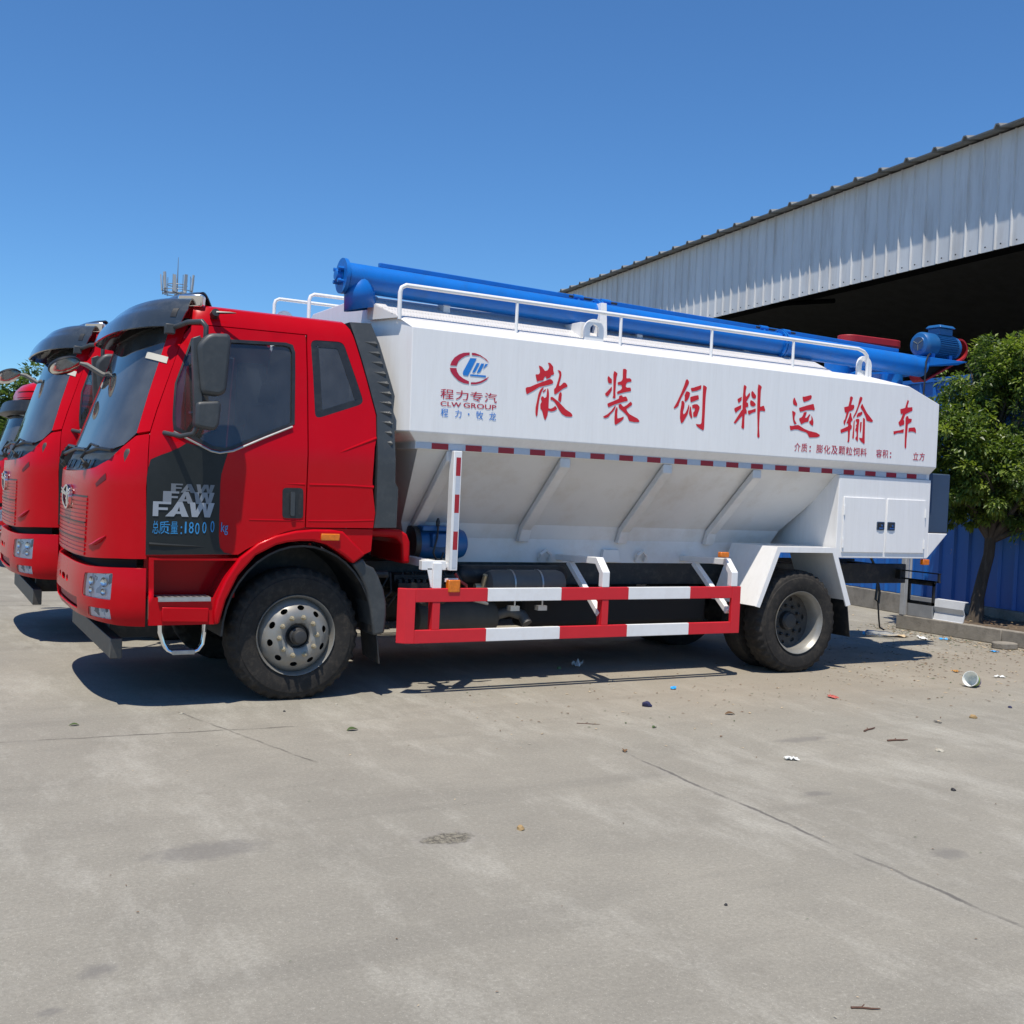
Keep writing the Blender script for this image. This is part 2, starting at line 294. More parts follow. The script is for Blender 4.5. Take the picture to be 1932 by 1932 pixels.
GLYPHS = {
'san': [[(1.964,2.740),(1.995,2.733),(2.017,2.711),(2.027,2.698),(2.053,2.707),(2.065,2.729),(2.066,2.750),(2.052,2.767),(2.061,2.774),(2.082,2.767),(2.097,2.751),(2.106,2.743),(2.109,2.709),(2.119,2.686),(2.113,2.676),(2.091,2.669),(2.080,2.648),(2.043,2.632),(2.042,2.655),(2.026,2.650),(2.013,2.619),(1.982,2.613),(1.954,2.604),(1.937,2.659),(1.941,2.663),(1.967,2.665),(1.978,2.678),(1.977,2.704)],[(1.847,2.539),(1.858,2.548),(1.889,2.554),(1.955,2.585),(2.081,2.636),(2.099,2.632),(2.115,2.613),(2.109,2.600),(2.075,2.587),(1.977,2.560),(1.930,2.528),(1.861,2.489),(1.852,2.512)],[(2.148,2.716),(2.170,2.718),(2.187,2.706),(2.192,2.682),(2.186,2.650),(2.172,2.600),(2.175,2.583),(2.189,2.591),(2.216,2.618),(2.237,2.618),(2.254,2.600),(2.258,2.587),(2.211,2.565),(2.172,2.534),(2.140,2.511),(2.128,2.515),(2.124,2.555),(2.141,2.570),(2.157,2.620),(2.169,2.666),(2.169,2.697)],[(2.025,2.562),(2.005,2.555),(1.986,2.533),(1.972,2.497),(1.963,2.445),(1.952,2.386),(1.953,2.335),(1.964,2.308),(1.973,2.322),(1.977,2.371),(1.980,2.416),(1.987,2.468),(2.003,2.521),(2.017,2.546)],[(2.057,2.559),(2.070,2.547),(2.077,2.516),(2.078,2.482),(2.078,2.389),(2.102,2.387),(2.126,2.399),(2.145,2.416),(2.165,2.390),(2.140,2.372),(2.108,2.363),(2.083,2.368),(2.075,2.368),(2.071,2.329),(2.051,2.284),(2.036,2.310),(2.015,2.370),(2.000,2.376),(1.996,2.417),(2.011,2.442),(1.998,2.462),(2.005,2.483),(2.021,2.486),(2.033,2.470),(2.053,2.483),(2.055,2.514)],[(2.043,2.551),(2.044,2.536),(2.015,2.513),(2.016,2.529)],[(2.194,2.538),(2.204,2.520),(2.201,2.474),(2.197,2.448),(2.169,2.465),(2.173,2.500),(2.176,2.521)],[(2.093,2.486),(2.113,2.488),(2.134,2.476),(2.176,2.451),(2.253,2.391),(2.304,2.367),(2.321,2.347),(2.318,2.336),(2.297,2.332),(2.256,2.332),(2.214,2.350),(2.184,2.383),(2.157,2.422),(2.131,2.451),(2.110,2.462),(2.094,2.461)],],
'zhuang': [[(2.673,2.716),(2.686,2.702),(2.709,2.689),(2.709,2.652),(2.676,2.651),(2.664,2.677),(2.662,2.701)],[(2.712,2.627),(2.712,2.592),(2.674,2.535),(2.652,2.542),(2.642,2.557),(2.663,2.577)],[(2.728,2.763),(2.744,2.758),(2.766,2.744),(2.757,2.720),(2.754,2.688),(2.751,2.580),(2.756,2.534),(2.750,2.524),(2.722,2.530),(2.730,2.543),(2.727,2.625),(2.721,2.731)],[(2.821,2.790),(2.846,2.792),(2.862,2.783),(2.860,2.744),(2.862,2.710),(2.899,2.715),(2.917,2.702),(2.916,2.686),(2.874,2.677),(2.860,2.661),(2.858,2.639),(2.868,2.630),(2.910,2.633),(2.918,2.608),(2.914,2.601),(2.858,2.589),(2.772,2.564),(2.769,2.585),(2.796,2.598),(2.817,2.614),(2.818,2.640),(2.806,2.648),(2.772,2.646),(2.770,2.668),(2.805,2.678),(2.819,2.694),(2.822,2.715),(2.820,2.758)],[(2.794,2.553),(2.824,2.559),(2.832,2.544),(2.868,2.552),(2.888,2.520),(2.882,2.513),(2.819,2.496),(2.751,2.473),(2.686,2.442),(2.672,2.467),(2.678,2.477),(2.732,2.499),(2.791,2.526)],[(2.754,2.463),(2.763,2.462),(2.753,2.434),(2.737,2.411),(2.709,2.384),(2.691,2.358),(2.659,2.345),(2.631,2.354),(2.641,2.362),(2.679,2.382),(2.716,2.413)],[(2.774,2.455),(2.784,2.436),(2.781,2.397),(2.786,2.352),(2.818,2.360),(2.852,2.375),(2.851,2.355),(2.829,2.332),(2.770,2.294),(2.758,2.306),(2.754,2.348),(2.756,2.420)],[(2.790,2.474),(2.816,2.483),(2.830,2.468),(2.848,2.459),(2.877,2.476),(2.919,2.511),(2.936,2.494),(2.932,2.480),(2.875,2.441),(2.889,2.419),(2.912,2.399),(3.003,2.366),(3.026,2.344),(3.013,2.335),(2.969,2.332),(2.912,2.338),(2.892,2.379),(2.859,2.406),(2.796,2.446)],],
'si': [[(3.528,2.763),(3.543,2.754),(3.555,2.737),(3.550,2.720),(3.518,2.661),(3.475,2.589),(3.450,2.531),(3.447,2.514),(3.420,2.491),(3.399,2.483),(3.392,2.491),(3.426,2.543),(3.468,2.626),(3.499,2.698),(3.515,2.748)],[(3.528,2.652),(3.554,2.650),(3.573,2.638),(3.562,2.599),(3.546,2.573),(3.525,2.556),(3.511,2.564),(3.516,2.599),(3.508,2.612)],[(3.479,2.561),(3.498,2.563),(3.515,2.543),(3.513,2.505),(3.500,2.462),(3.508,2.439),(3.527,2.452),(3.547,2.487),(3.563,2.537),(3.571,2.516),(3.564,2.481),(3.554,2.442),(3.522,2.391),(3.506,2.366),(3.485,2.357),(3.469,2.408),(3.469,2.471),(3.477,2.520)],[(3.576,2.685),(3.609,2.691),(3.697,2.722),(3.697,2.687),(3.646,2.665),(3.589,2.653)],[(3.575,2.602),(3.618,2.617),(3.668,2.628),(3.677,2.591),(3.625,2.569),(3.603,2.562),(3.586,2.554),(3.579,2.569)],[(3.580,2.520),(3.589,2.514),(3.612,2.417),(3.597,2.409),(3.568,2.455)],[(3.601,2.531),(3.627,2.541),(3.662,2.544),(3.687,2.525),(3.690,2.511),(3.675,2.468),(3.662,2.429),(3.623,2.423),(3.616,2.464),(3.629,2.475),(3.638,2.497),(3.627,2.507),(3.607,2.500)],[(3.717,2.723),(3.740,2.720),(3.763,2.706),(3.758,2.681),(3.754,2.632),(3.753,2.544),(3.753,2.439),(3.754,2.351),(3.751,2.319),(3.743,2.309),(3.698,2.326),(3.670,2.342),(3.653,2.364),(3.678,2.362),(3.709,2.364),(3.719,2.377),(3.721,2.454),(3.719,2.559),(3.717,2.664)],],
'liao': [[(4.203,2.767),(4.220,2.763),(4.236,2.751),(4.227,2.720),(4.226,2.680),(4.236,2.656),(4.276,2.702),(4.284,2.678),(4.239,2.608),(4.261,2.603),(4.270,2.568),(4.234,2.555),(4.251,2.528),(4.253,2.498),(4.229,2.498),(4.228,2.447),(4.231,2.367),(4.221,2.351),(4.194,2.368),(4.197,2.381),(4.200,2.475),(4.187,2.467),(4.121,2.396),(4.099,2.405),(4.125,2.440),(4.184,2.523),(4.198,2.535),(4.195,2.644),(4.198,2.744)],[(4.182,2.655),(4.183,2.623),(4.149,2.589),(4.130,2.627)],[(4.182,2.577),(4.182,2.543),(4.141,2.517),(4.119,2.496),(4.097,2.532),(4.105,2.543)],[(4.306,2.720),(4.324,2.708),(4.357,2.677),(4.356,2.657),(4.341,2.646),(4.319,2.650),(4.300,2.669),(4.294,2.702)],[(4.292,2.632),(4.330,2.620),(4.358,2.597),(4.354,2.583),(4.326,2.572),(4.297,2.579),(4.285,2.604)],[(4.264,2.529),(4.309,2.539),(4.360,2.558),(4.362,2.526),(4.319,2.513),(4.281,2.491),(4.270,2.503)],[(4.378,2.788),(4.412,2.775),(4.422,2.763),(4.412,2.735),(4.414,2.577),(4.459,2.591),(4.480,2.549),(4.472,2.536),(4.445,2.541),(4.414,2.537),(4.413,2.460),(4.414,2.376),(4.426,2.292),(4.414,2.281),(4.395,2.294),(4.395,2.374),(4.378,2.558),(4.372,2.742)],],
'yun': [[(4.843,2.700),(4.856,2.678),(4.881,2.642),(4.883,2.622),(4.869,2.619),(4.831,2.632),(4.824,2.658),(4.828,2.683)],[(4.945,2.716),(4.969,2.716),(5.056,2.740),(5.067,2.729),(5.063,2.705),(5.027,2.683),(4.966,2.664),(4.952,2.689)],[(4.907,2.603),(5.012,2.635),(5.095,2.657),(5.115,2.605),(5.109,2.592),(5.080,2.597),(5.006,2.588),(4.928,2.565),(4.913,2.583)],[(4.820,2.569),(4.845,2.564),(4.869,2.552),(4.855,2.517),(4.858,2.483),(4.888,2.447),(4.856,2.440),(4.837,2.481),(4.827,2.532)],[(4.970,2.563),(5.011,2.573),(5.008,2.555),(4.990,2.512),(5.015,2.516),(5.046,2.553),(5.062,2.549),(5.045,2.520),(5.039,2.478),(4.995,2.468),(4.946,2.446),(4.914,2.497),(4.919,2.502),(4.950,2.517),(4.967,2.542)],[(5.074,2.543),(5.095,2.513),(5.107,2.479),(5.103,2.441),(5.071,2.452),(5.049,2.470),(5.050,2.482),(5.077,2.498)],[(4.797,2.424),(4.823,2.422),(4.909,2.438),(4.933,2.429),(4.990,2.405),(5.057,2.389),(5.152,2.378),(5.200,2.360),(5.197,2.346),(5.164,2.333),(5.061,2.325),(5.035,2.360),(5.016,2.372),(4.955,2.382),(4.903,2.393),(4.866,2.392),(4.812,2.378)],],
'shu': [[(5.593,2.772),(5.618,2.765),(5.624,2.753),(5.611,2.723),(5.604,2.684),(5.640,2.690),(5.649,2.676),(5.646,2.651),(5.622,2.632),(5.579,2.616),(5.563,2.571),(5.542,2.520),(5.528,2.476),(5.509,2.503),(5.513,2.521),(5.529,2.536),(5.546,2.605),(5.524,2.603),(5.508,2.655),(5.566,2.668),(5.581,2.728),(5.581,2.756)],[(5.590,2.603),(5.610,2.604),(5.617,2.568),(5.637,2.537),(5.611,2.514),(5.613,2.486),(5.629,2.478),(5.626,2.447),(5.607,2.435),(5.605,2.325),(5.599,2.309),(5.577,2.311),(5.584,2.338),(5.578,2.426),(5.483,2.394),(5.473,2.427),(5.575,2.469),(5.578,2.497),(5.549,2.495),(5.570,2.543),(5.583,2.565)],[(5.726,2.779),(5.756,2.770),(5.753,2.749),(5.722,2.693),(5.688,2.615),(5.648,2.554),(5.637,2.565),(5.668,2.614),(5.698,2.687),(5.715,2.760)],[(5.756,2.711),(5.778,2.683),(5.832,2.619),(5.875,2.586),(5.921,2.549),(5.917,2.538),(5.899,2.532),(5.830,2.543),(5.815,2.581),(5.776,2.632),(5.733,2.672),(5.742,2.687)],[(5.703,2.609),(5.761,2.631),(5.769,2.610),(5.745,2.587),(5.691,2.567),(5.686,2.578)],[(5.664,2.539),(5.665,2.450),(5.665,2.354),(5.653,2.347),(5.642,2.358),(5.647,2.431),(5.650,2.524)],[(5.678,2.547),(5.717,2.555),(5.730,2.543),(5.724,2.489),(5.721,2.400),(5.723,2.332),(5.717,2.323),(5.682,2.355),(5.700,2.377),(5.697,2.427),(5.679,2.428),(5.678,2.447),(5.693,2.473),(5.680,2.483),(5.696,2.502),(5.694,2.525),(5.677,2.525)],[(5.744,2.525),(5.764,2.524),(5.762,2.456),(5.755,2.413),(5.743,2.437),(5.740,2.498)],[(5.778,2.570),(5.807,2.559),(5.811,2.495),(5.815,2.388),(5.820,2.313),(5.810,2.305),(5.763,2.331),(5.733,2.365),(5.781,2.362),(5.782,2.422),(5.781,2.511)],],
'che': [[(6.407,2.798),(6.430,2.788),(6.415,2.746),(6.413,2.719),(6.484,2.728),(6.489,2.692),(6.384,2.647),(6.360,2.586),(6.375,2.582),(6.378,2.540),(6.313,2.518),(6.288,2.555),(6.320,2.586),(6.349,2.651),(6.317,2.645),(6.306,2.694),(6.377,2.712)],[(6.409,2.632),(6.430,2.629),(6.438,2.606),(6.485,2.606),(6.483,2.575),(6.432,2.549),(6.429,2.481),(6.424,2.395),(6.425,2.302),(6.412,2.291),(6.400,2.309),(6.395,2.450),(6.395,2.535),(6.391,2.611)],[(6.375,2.494),(6.374,2.455),(6.282,2.446),(6.232,2.426),(6.223,2.460),(6.320,2.477)],[(6.445,2.509),(6.536,2.522),(6.555,2.497),(6.560,2.461),(6.524,2.475),(6.487,2.476),(6.442,2.467)],],
'logo_red': [[(1.142,2.663),(1.152,2.693),(1.178,2.730),(1.218,2.759),(1.258,2.776),(1.312,2.784),(1.313,2.763),(1.273,2.751),(1.240,2.729),(1.214,2.702),(1.200,2.666)],[(1.140,2.644),(1.199,2.647),(1.207,2.619),(1.229,2.590),(1.265,2.569),(1.318,2.550),(1.317,2.529),(1.270,2.532),(1.221,2.549),(1.175,2.585),(1.149,2.617)],[(1.332,2.783),(1.362,2.784),(1.411,2.772),(1.465,2.745),(1.497,2.714),(1.448,2.746),(1.405,2.764),(1.333,2.765)],[(1.335,2.545),(1.380,2.548),(1.422,2.561),(1.463,2.583),(1.501,2.606),(1.474,2.574),(1.429,2.547),(1.381,2.532),(1.334,2.528)],],
'logo_blue': [[(1.320,2.739),(1.378,2.742),(1.305,2.594),(1.267,2.595),(1.258,2.605),(1.260,2.624)],[(1.381,2.706),(1.408,2.706),(1.369,2.630),(1.344,2.620),(1.348,2.638)],[(1.422,2.705),(1.450,2.706),(1.415,2.634),(1.384,2.622),(1.393,2.648)],[(1.460,2.705),(1.487,2.706),(1.438,2.658)],[(1.327,2.609),(1.467,2.611),(1.471,2.602),(1.466,2.596),(1.322,2.596)],],
}
# ================================================================== the feed truck
YC = 1.25
def lerp_tab(x, xs, ys):
    if x <= xs[0]: return ys[0]
    for i in range(len(xs) - 1):
        if x <= xs[i + 1]: return ys[i] + (ys[i + 1] - ys[i]) * (x - xs[i]) / (xs[i + 1] - xs[i])
    return ys[-1]
ZT, RR = 2.86, 0.09
def yside(z): return lerp_tab(z, [0, 1.9, 2.5, 2.8, 3.0], [.02, .02, .115, .18, .24])
def Sraw(t, z):
    """cab skin: t<0 runs back along the near side, 0..pi round the front, >pi back along the far side; v is the height, bending over above ZT"""
    zz = min(z, ZT); ins = 0.0; zo = zz
    if z > ZT:
        a = min((z - ZT) / RR, math.pi / 2); ins = RR * (1 - math.cos(a)); zo = ZT + RR * math.sin(a)
    xs = lerp_tab(zz, [.3, 1.68, 1.95, 2.73, 3.0], [-1.0, -1.0, -.95, -.66, -.56]); xf = lerp_tab(zz, [.3, 1.68, 1.95, 2.73, 3.0], [-1.52, -1.53, -1.42, -1.16, -1.05]) + ins
    yh = YC - yside(zz) - ins; e = 2 / 3.0
    if t <= 0: X, k = xs - t, 1.0
    elif t >= math.pi: X, k = xs + (t - math.pi), -1.0
    else:
        s_, c_ = math.sin(t), math.cos(t); X = xs - (xs - xf) * s_ ** e; k = math.copysign(abs(c_) ** e, c_)
    return Vector((X, YC - yh * k, zo))
def S(t, z, off=0.0):
    p = Sraw(t, z)
    if off == 0.0: return p
    h = 0.02; n = (Sraw(t + h, z) - Sraw(t - h, z)).cross(Sraw(t, z + h) - Sraw(t, z - h))
    ref = p - Vector((lerp_tab(t, [-.5, 0, math.pi / 2, math.pi, math.pi + .5], [p.x, -.8, -.8, -.8, p.x]), YC, min(p.z, 2.6)))
    if n.length < 1e-9: n = ref
    if n.dot(ref) < 0: n.negate()
    return p + n.normalized() * off
def far(pts): return [(math.pi - t, z) for t, z in pts]
def sym(pts):  # near half from t<pi/2 listed upward/sideways, closed by its mirror image
    return pts + [(math.pi - t, z) for t, z in pts[::-1] if abs(t - math.pi / 2) > 1e-4]
def plane_y(y): return lambda u, v, off: Vector((u, y - off, v))

truck = empty('feed_truck', (2.7, YC, 0))
tag(truck, 'white hopper feed truck with red cab and blue auger pipe along its top', 'truck')
T = truck
def one(fn, *a, **k):
    mb = MB(); fn(mb); return mb.build(*a, **k)

# ---- front panel, grille, emblem
FP = [(.150, 1.087), (.187, 1.722), (.302, 1.972), (.485, 1.953), (.638, 1.873), (.782, 1.777), (.981, 1.719), (1.198, 1.694), (1.5708, 1.685)]
FPb = [(1.5708, 1.058), (1.053, 1.064), (.535, 1.082)]
mb = MB(); mb.patch(S, FP + far(FP[:-1])[::-1] + far(FPb[1:])[::-1] + FPb, grid=.07, thick=.035)
front = mb.build('front_panel', RED, T, bevel=.008)
mb = MB()
for i in range(14):
    z0 = 1.072 + i * .0305; ts = 1.115 - .035 * i / 13
    mb.patch(S, [(ts, z0 + .001), (math.pi - ts, z0 - .001), (math.pi - ts, z0 + .021), (ts, z0 + .023)], grid=.12, off=.008, thick=.02)
grille = mb.build('grille', RED, front, bevel=.004)
mb = MB()
for i in (4, 8): 
    z0 = 1.072 + i * .0305 - .006
    mb.patch(S, [(1.11, z0), (math.pi - 1.11, z0), (math.pi - 1.11, z0 + .007), (1.11, z0 + .007)], grid=.12, off=.012, thick=.011)
mb.patch(S, [(1.08, 1.497), (math.pi - 1.08, 1.497), (math.pi - 1.08, 1.508), (1.08, 1.508)], grid=.12, off=.004, thick=.003)
mb.build('grille_slot', BLACK, front, smooth=0)
mb = MB()
def ell(cx, cz, a, b, n=28): return [(cx + a * math.cos(2 * math.pi * i / n), cz + b * math.sin(2 * math.pi * i / n)) for i in range(n)]
mb.patch(S, ell(1.53, 1.485, .062, .095), [ell(1.53, 1.485, .05, .078)], grid=.03, off=.035, thick=.03)
mb.patch(S, [(1.515, 1.42), (1.545, 1.42), (1.545, 1.555), (1.515, 1.555)], grid=.05, off=.03, thick=.025)
for s_ in (-1, 1):
    for k, (a, w) in enumerate(((.05, .01), (.022, .01))): mb.patch(S, [(1.53 + s_ * .012, 1.485 + a * .4), (1.53 + s_ * .085, 1.49 + a), (1.53 + s_ * .085, 1.505 + a), (1.53 + s_ * .012, 1.50 + a * .4)], grid=.05, off=.034, thick=.025)
mb.build('emblem', CHROME, front, bevel=.004)
for f in (lambda p: p, far):
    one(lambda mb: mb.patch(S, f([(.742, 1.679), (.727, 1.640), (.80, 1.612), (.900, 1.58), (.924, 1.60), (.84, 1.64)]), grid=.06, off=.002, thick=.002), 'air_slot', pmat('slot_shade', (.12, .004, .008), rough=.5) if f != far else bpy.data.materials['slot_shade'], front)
    one(lambda mb: mb.tube([S(t, z, .004) for t, z in f([(1.02, 1.155), (.93, 1.165), (.80, 1.20), (.70, 1.235)])], .014, 6, rs=[.003, .012, .016, .004]), 'crease', RED, front)

# ---- cab sides, pillars, roof
CS = [(-1.006, 1.335), (-1.006, 1.68), (-.956, 1.95), (-.744, 2.52), (-.666, 2.73), (-.640, 2.808), (.29, 2.795), (.355, 2.79), (.355, 3.0), (-.93, 3.0), (-.936, 2.938), (-1.117, 2.668), (-1.401, 2.225), (-1.472, 2.033), (-1.561, 1.458), (-1.549, 1.341)]
QW = [(-.679, 2.800 - .03), (-.94, 2.78), (-1.274, 2.309), (-.931, 2.159)]
QW = rounded(QW, .05)
PIL = [(.604, 2.785), (.358, 2.785), (.352, 2.713), (.330, 2.141), (.309, 1.992), (.494, 1.974), (.545, 2.258)]
DOOR = [(.149, 1.110), (.178, 1.722), (.295, 1.98), (.317, 2.141), (.335, 2.454), (.346, 2.71), (.29, 2.785), (0, 2.792), (-.628, 2.80), (-.656, 2.73), (-.734, 2.52), (-.946, 1.95), (-.996, 1.68), (-.996, 1.335), (-.857, 1.304), (-.704, 1.243), (-.56, 1.165), (-.50, 1.125)]
DW = [(.228, 2.668), (.19, 2.69), (-.079, 2.702), (-.50, 2.722), (-.555, 2.71), (-.59, 2.66), (-.782, 2.111), (-.393, 1.900), (-.328, 1.882), (-.237, 1.891), (.051, 2.015), (.095, 2.09), (.220, 2.345)]
BP = [(.160, 1.118), (.172, 1.60), (.186, 1.79), (.035, 1.849), (-.054, 1.92), (-.237, 1.884), (-.328, 1.875), (-.36, 1.865), (-.354, 1.806), (-.347, 1.706), (-.352, 1.250), (-.363, 1.175), (-.395, 1.138), (-.46, 1.126)]
FAW_ROWS = [(-.308, .0, 1.565, 1.628, DECALG3), (-.308, .032, 1.488, 1.572, DECALG2), (-.311, .106, 1.393, 1.497, DECALG)]
def faw(mb, u0, u1, v0, v1, mp, off):
    """the three letters drawn as wide slanted block capitals in a box that reads from u1 (left) to u0"""
    L = [[(0, 0), (0, 1), (.265, 1), (.265, .83), (.11, .83), (.11, .60), (.24, .60), (.24, .43), (.11, .43), (.11, 0)],
         [(.215, 0), (.365, 1), (.455, 1), (.565, 0), (.45, 0), (.43, .19), (.35, .19), (.315, 0)], [(.372, .36), (.418, .36), (.402, .68)],
         [(.575, 1), (.62, 0), (.715, 0), (.80, .62), (.835, 0), (.93, 0), (1.0, 1), (.90, 1), (.872, .42), (.85, 1), (.745, 1), (.685, .42), (.67, 1)]]
    q = lambda P: [(u1 + (u0 - u1) * x, v0 + (v1 - v0) * y) for x, y in P]
    mb.patch(mp, q(L[0]), grid=.1, off=off, thick=0); mb.patch(mp, q(L[1]), [q(L[2])], grid=.1, off=off, thick=0); mb.patch(mp, q(L[3]), grid=.1, off=off, thick=0)
for nm, f in (('n', lambda p: p), ('f', far)):
    near = nm == 'n'
    mb = MB(); mb.patch(S, f(CS), [f(QW)], grid=.07, thick=.03); side_o = mb.build('cab_side', RED, T)
    mb = MB(); mb.patch(S, grow(f(QW), .004), grid=.1, off=-.006, thick=.004); qw = mb.build('quarter_window', QGLASS, side_o)
    mb = MB(); mb.patch(S, f(QW), [grow(f(QW), -.055)], grid=.09, off=-.003, thick=.002); mb.build('window_border', BLACK, qw)
    mb = MB(); mb.tube([S(t, z, -.006) for t, z in f([(-1.10, 1.862), (-1.25, 1.935), (-1.47, 2.045)])], .012, 8, rs=[.003, .010, .014])
    mb.build('crease', RED, side_o); mb = MB(); mb.tube([S(t, z, -.007) for t, z in f([(-1.02, 1.385), (-1.3, 1.39), (-1.55, 1.402)])], .010, 8)
    mb.build('crease', RED, side_o); mb = MB(); mb.tube([S(t, z, -.012) for t, z in f([(-1.02, 1.66), (-1.3, 1.665), (-1.54, 1.66)])], .016, 8); mb.build('crease', RED, side_o)
    mb = MB(); mb.patch(S, f(PIL), grid=.06, thick=.04); mb.build('windscreen_pillar', RED, T)
    mb = MB(); mb.patch(S, f(DOOR), [f(DW)], grid=.07, thick=.035); door = mb.build('door', RED, T, bevel=.004)
    mb = MB(); mb.patch(S, grow(f(DW), .006), grid=.09, off=-.014, thick=.005); mb.build('door_window', SGLASS, door)
    mb = MB(); mb.patch(S, grow(f(DW), .004), [grow(f(DW), -.020)], grid=.09, off=.003, thick=.012); mb.build('window_seal', BLACK, door)
    mb = MB(); mb.tube([S(t, z, .010) for t, z in f([(.045, 1.995), (-.237, 1.872), (-.30, 1.862), (-.393, 1.882), (-.60, 1.993), (-.775, 2.088)])], .008, 6); mb.build('window_trim', STEEL, door)
    mb = MB(); mb.patch(S, f(BP), grid=.07, off=.004, thick=.003); mb.build('door_black_panel', DOORBLACK, door)
    mb = MB(); mb.tube([S(t, z, .003) for t, z in f([(.13, 1.195), (.02, 1.19), (-.15, 1.184), (-.25, 1.18)])], .012, 6, rs=[.014, .012, .007, .002]); mb.build('crease', DOORBLACK, door)
    hp = rounded([(-.812, 1.628), (-.972, 1.632), (-.978, 1.402), (-.819, 1.402)], .03)
    mb = MB(); mb.patch(S, f(hp), grid=.05, off=.006, thick=.006); hh = mb.build('door_handle', BLACK, door, bevel=.003)
    mb = MB(); mb.patch(S, f(rounded([(-.872, 1.60), (-.905, 1.60), (-.908, 1.42), (-.876, 1.42)], .012)), grid=.05, off=.022, thick=.02); mb.build('handle_grip', GREYP, hh, bevel=.004)
    for a in (-.836, -.936):
        mb = MB(); mb.patch(S, f(rounded([(a, 1.59), (a - .027, 1.59), (a - .029, 1.43), (a - .002, 1.43)], .012)), grid=.05, off=.008, thick=.002); mb.build('handle_recess', CHASSIS, hh)
    mb = MB(); mb.tube([S(t, z, -.010) for t, z in f([(-.57, 1.634), (-.8, 1.66), (-.985, 1.66)])], .014, 8, rs=[.003, .010, .014])
    mb.build('crease', RED, door); mb = MB(); mb.tube([S(t, z, -.006) for t, z in f([(-.57, 1.383), (-.80, 1.384), (-.985, 1.385)])], .009, 8); mb.build('crease', RED, door)
    if near:
        for u0, u1, v0, v1, m in FAW_ROWS:
            mb = MB(); faw(mb, u0, u1, v0, v1, S, .0065 + .001 * FAW_ROWS.index((u0, u1, v0, v1, m))); mb.build('lettering', m, door, smooth=0, recalc=False)
        mb = MB(); put_text(mb, '总质量', (.103, -.058, 1.268, 1.36), S, .008); put_text(mb, ':', (-.077, -.088, 1.268, 1.325), S, .008)
        for ch, u0, u1, d in (('1', -.106, -.118, 0), ('8', -.135, -.168, 0), ('0', -.179, -.210, -.006), ('0', -.230, -.259, .002), ('0', -.288, -.316, .010)): put_text(mb, ch, (u0, u1, 1.275 + d, 1.358 + d), S, .008)
        put_text(mb, 'kg', (-.365, -.415, 1.268, 1.36), S, .008, .005)
        mb.build('lettering', pmat('stencil_pale_blue', (.03, .24, .52), rough=.5, var=.3, vscale=40), door, smooth=0, recalc=False)
mb = MB(); mb.patch(S, [(.36, 2.84), (math.pi - .36, 2.84), (math.pi - .36, 3.0), (.36, 3.0)], grid=.1, thick=.03); mb.build('roof_front', RED, T)
mb = MB(); mb.patch(S, [(.37, 2.792), (.62, 2.788), (1.5708, 2.742), (math.pi - .62, 2.788), (math.pi - .37, 2.792), (math.pi - .37, 2.85), (.37, 2.85)], grid=.1, off=-.002, thick=.03); mb.build('header_strip', BLACK, T)
mb = MB(); RL = [S(-.93 + i * .0997, 3.0) for i in range(14)] + [S(.36 + i * (math.pi - .72) / 20, 3.0) for i in range(21)] + [S(math.pi + .36 - .0 - 1.29 * 0 + i * .0997 - .36, 3.0) for i in range(1, 10)]
cen = Vector((-.2, YC, 2.985)); cv = mb.bm.verts.new(cen); vv = [mb.bm.verts.new(p) for p in RL]
mid = [mb.bm.verts.new(p.lerp(cen, .35) + Vector((0, 0, .012))) for p in RL]
for i in range(len(vv)):
    j = (i + 1) % len(vv); mb.face([vv[i], vv[j], mid[j], mid[i]]); mb.face([mid[i], mid[j], cv])
mb.build('roof', RED, T, smooth=60)
# rear wall and an inner shell whose black stands for shade in the panel gaps
mb = MB(); mb.prism([(yside(z) + .03, z) for z in (1.3, 1.9, 2.5, 2.8)] + [(.35, 2.93), (2.15, 2.93)] + [(2.47 - yside(z), z) for z in (2.8, 2.5, 1.9, 1.3)], 'x', .33, .345)
mb.box(.345, .50, .16, 2.34, 1.34, 2.2)
mb.build('cab_rear_wall', DASH, T)
IN = [(-1.5, 1.36), (-.9, 1.36), (-.62, 1.24), (-.5, 1.15), (.2, 1.125)]
mb = MB(); mb.patch(S, IN + far(IN)[::-1] + [(math.pi + 1.5, 1.86), (math.pi - .4, 1.86), (math.pi - .8, 1.66), (.8, 1.66), (.4, 1.86), (-1.5, 1.86)], grid=.12, off=-.05, thick=.02)
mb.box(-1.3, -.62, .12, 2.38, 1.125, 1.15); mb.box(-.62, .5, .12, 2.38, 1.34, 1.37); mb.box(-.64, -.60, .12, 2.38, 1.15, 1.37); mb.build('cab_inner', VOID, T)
mb = MB(); mb.prism([(-1.33, 1.62), (-1.30, 1.86), (-1.02, 1.96), (-.86, 1.94), (-.80, 1.70), (-.85, 1.45)], 'y', .12, 2.38); mb.build('dashboard', DASH, T, bevel=.03)
for y in (.68, 1.82):
    mb = MB(); mb.box(-.42, .12, y - .26, y + .26, 1.55, 1.72); mb.obox((.10, y, 2.02), (.07, 0, -.02), (0, .25, 0), (.07, 0, .33)); mb.obox((.20, y, 2.46), (.05, 0, -.01), (0, .14, 0), (.02, 0, .11)); mb.build('seat', SEAT, T, bevel=.05, seg=3)
mb = MB(); ring = [Vector((-.72, .68, 2.0)) + Vector((.09 * math.cos(a), .22 * math.sin(a), .19 * math.cos(a))) for a in [i * math.pi / 12 for i in range(25)]]
mb.tube(ring, .016, 8, cap=False); mb.tube([(-.72, .68, 2.0), (-.86, .68, 1.86)], .03, 8); mb.tube([ring[6], (-.72, .68, 2.0), ring[18]], .014, 6); mb.build('steering_wheel', BLACK, T)
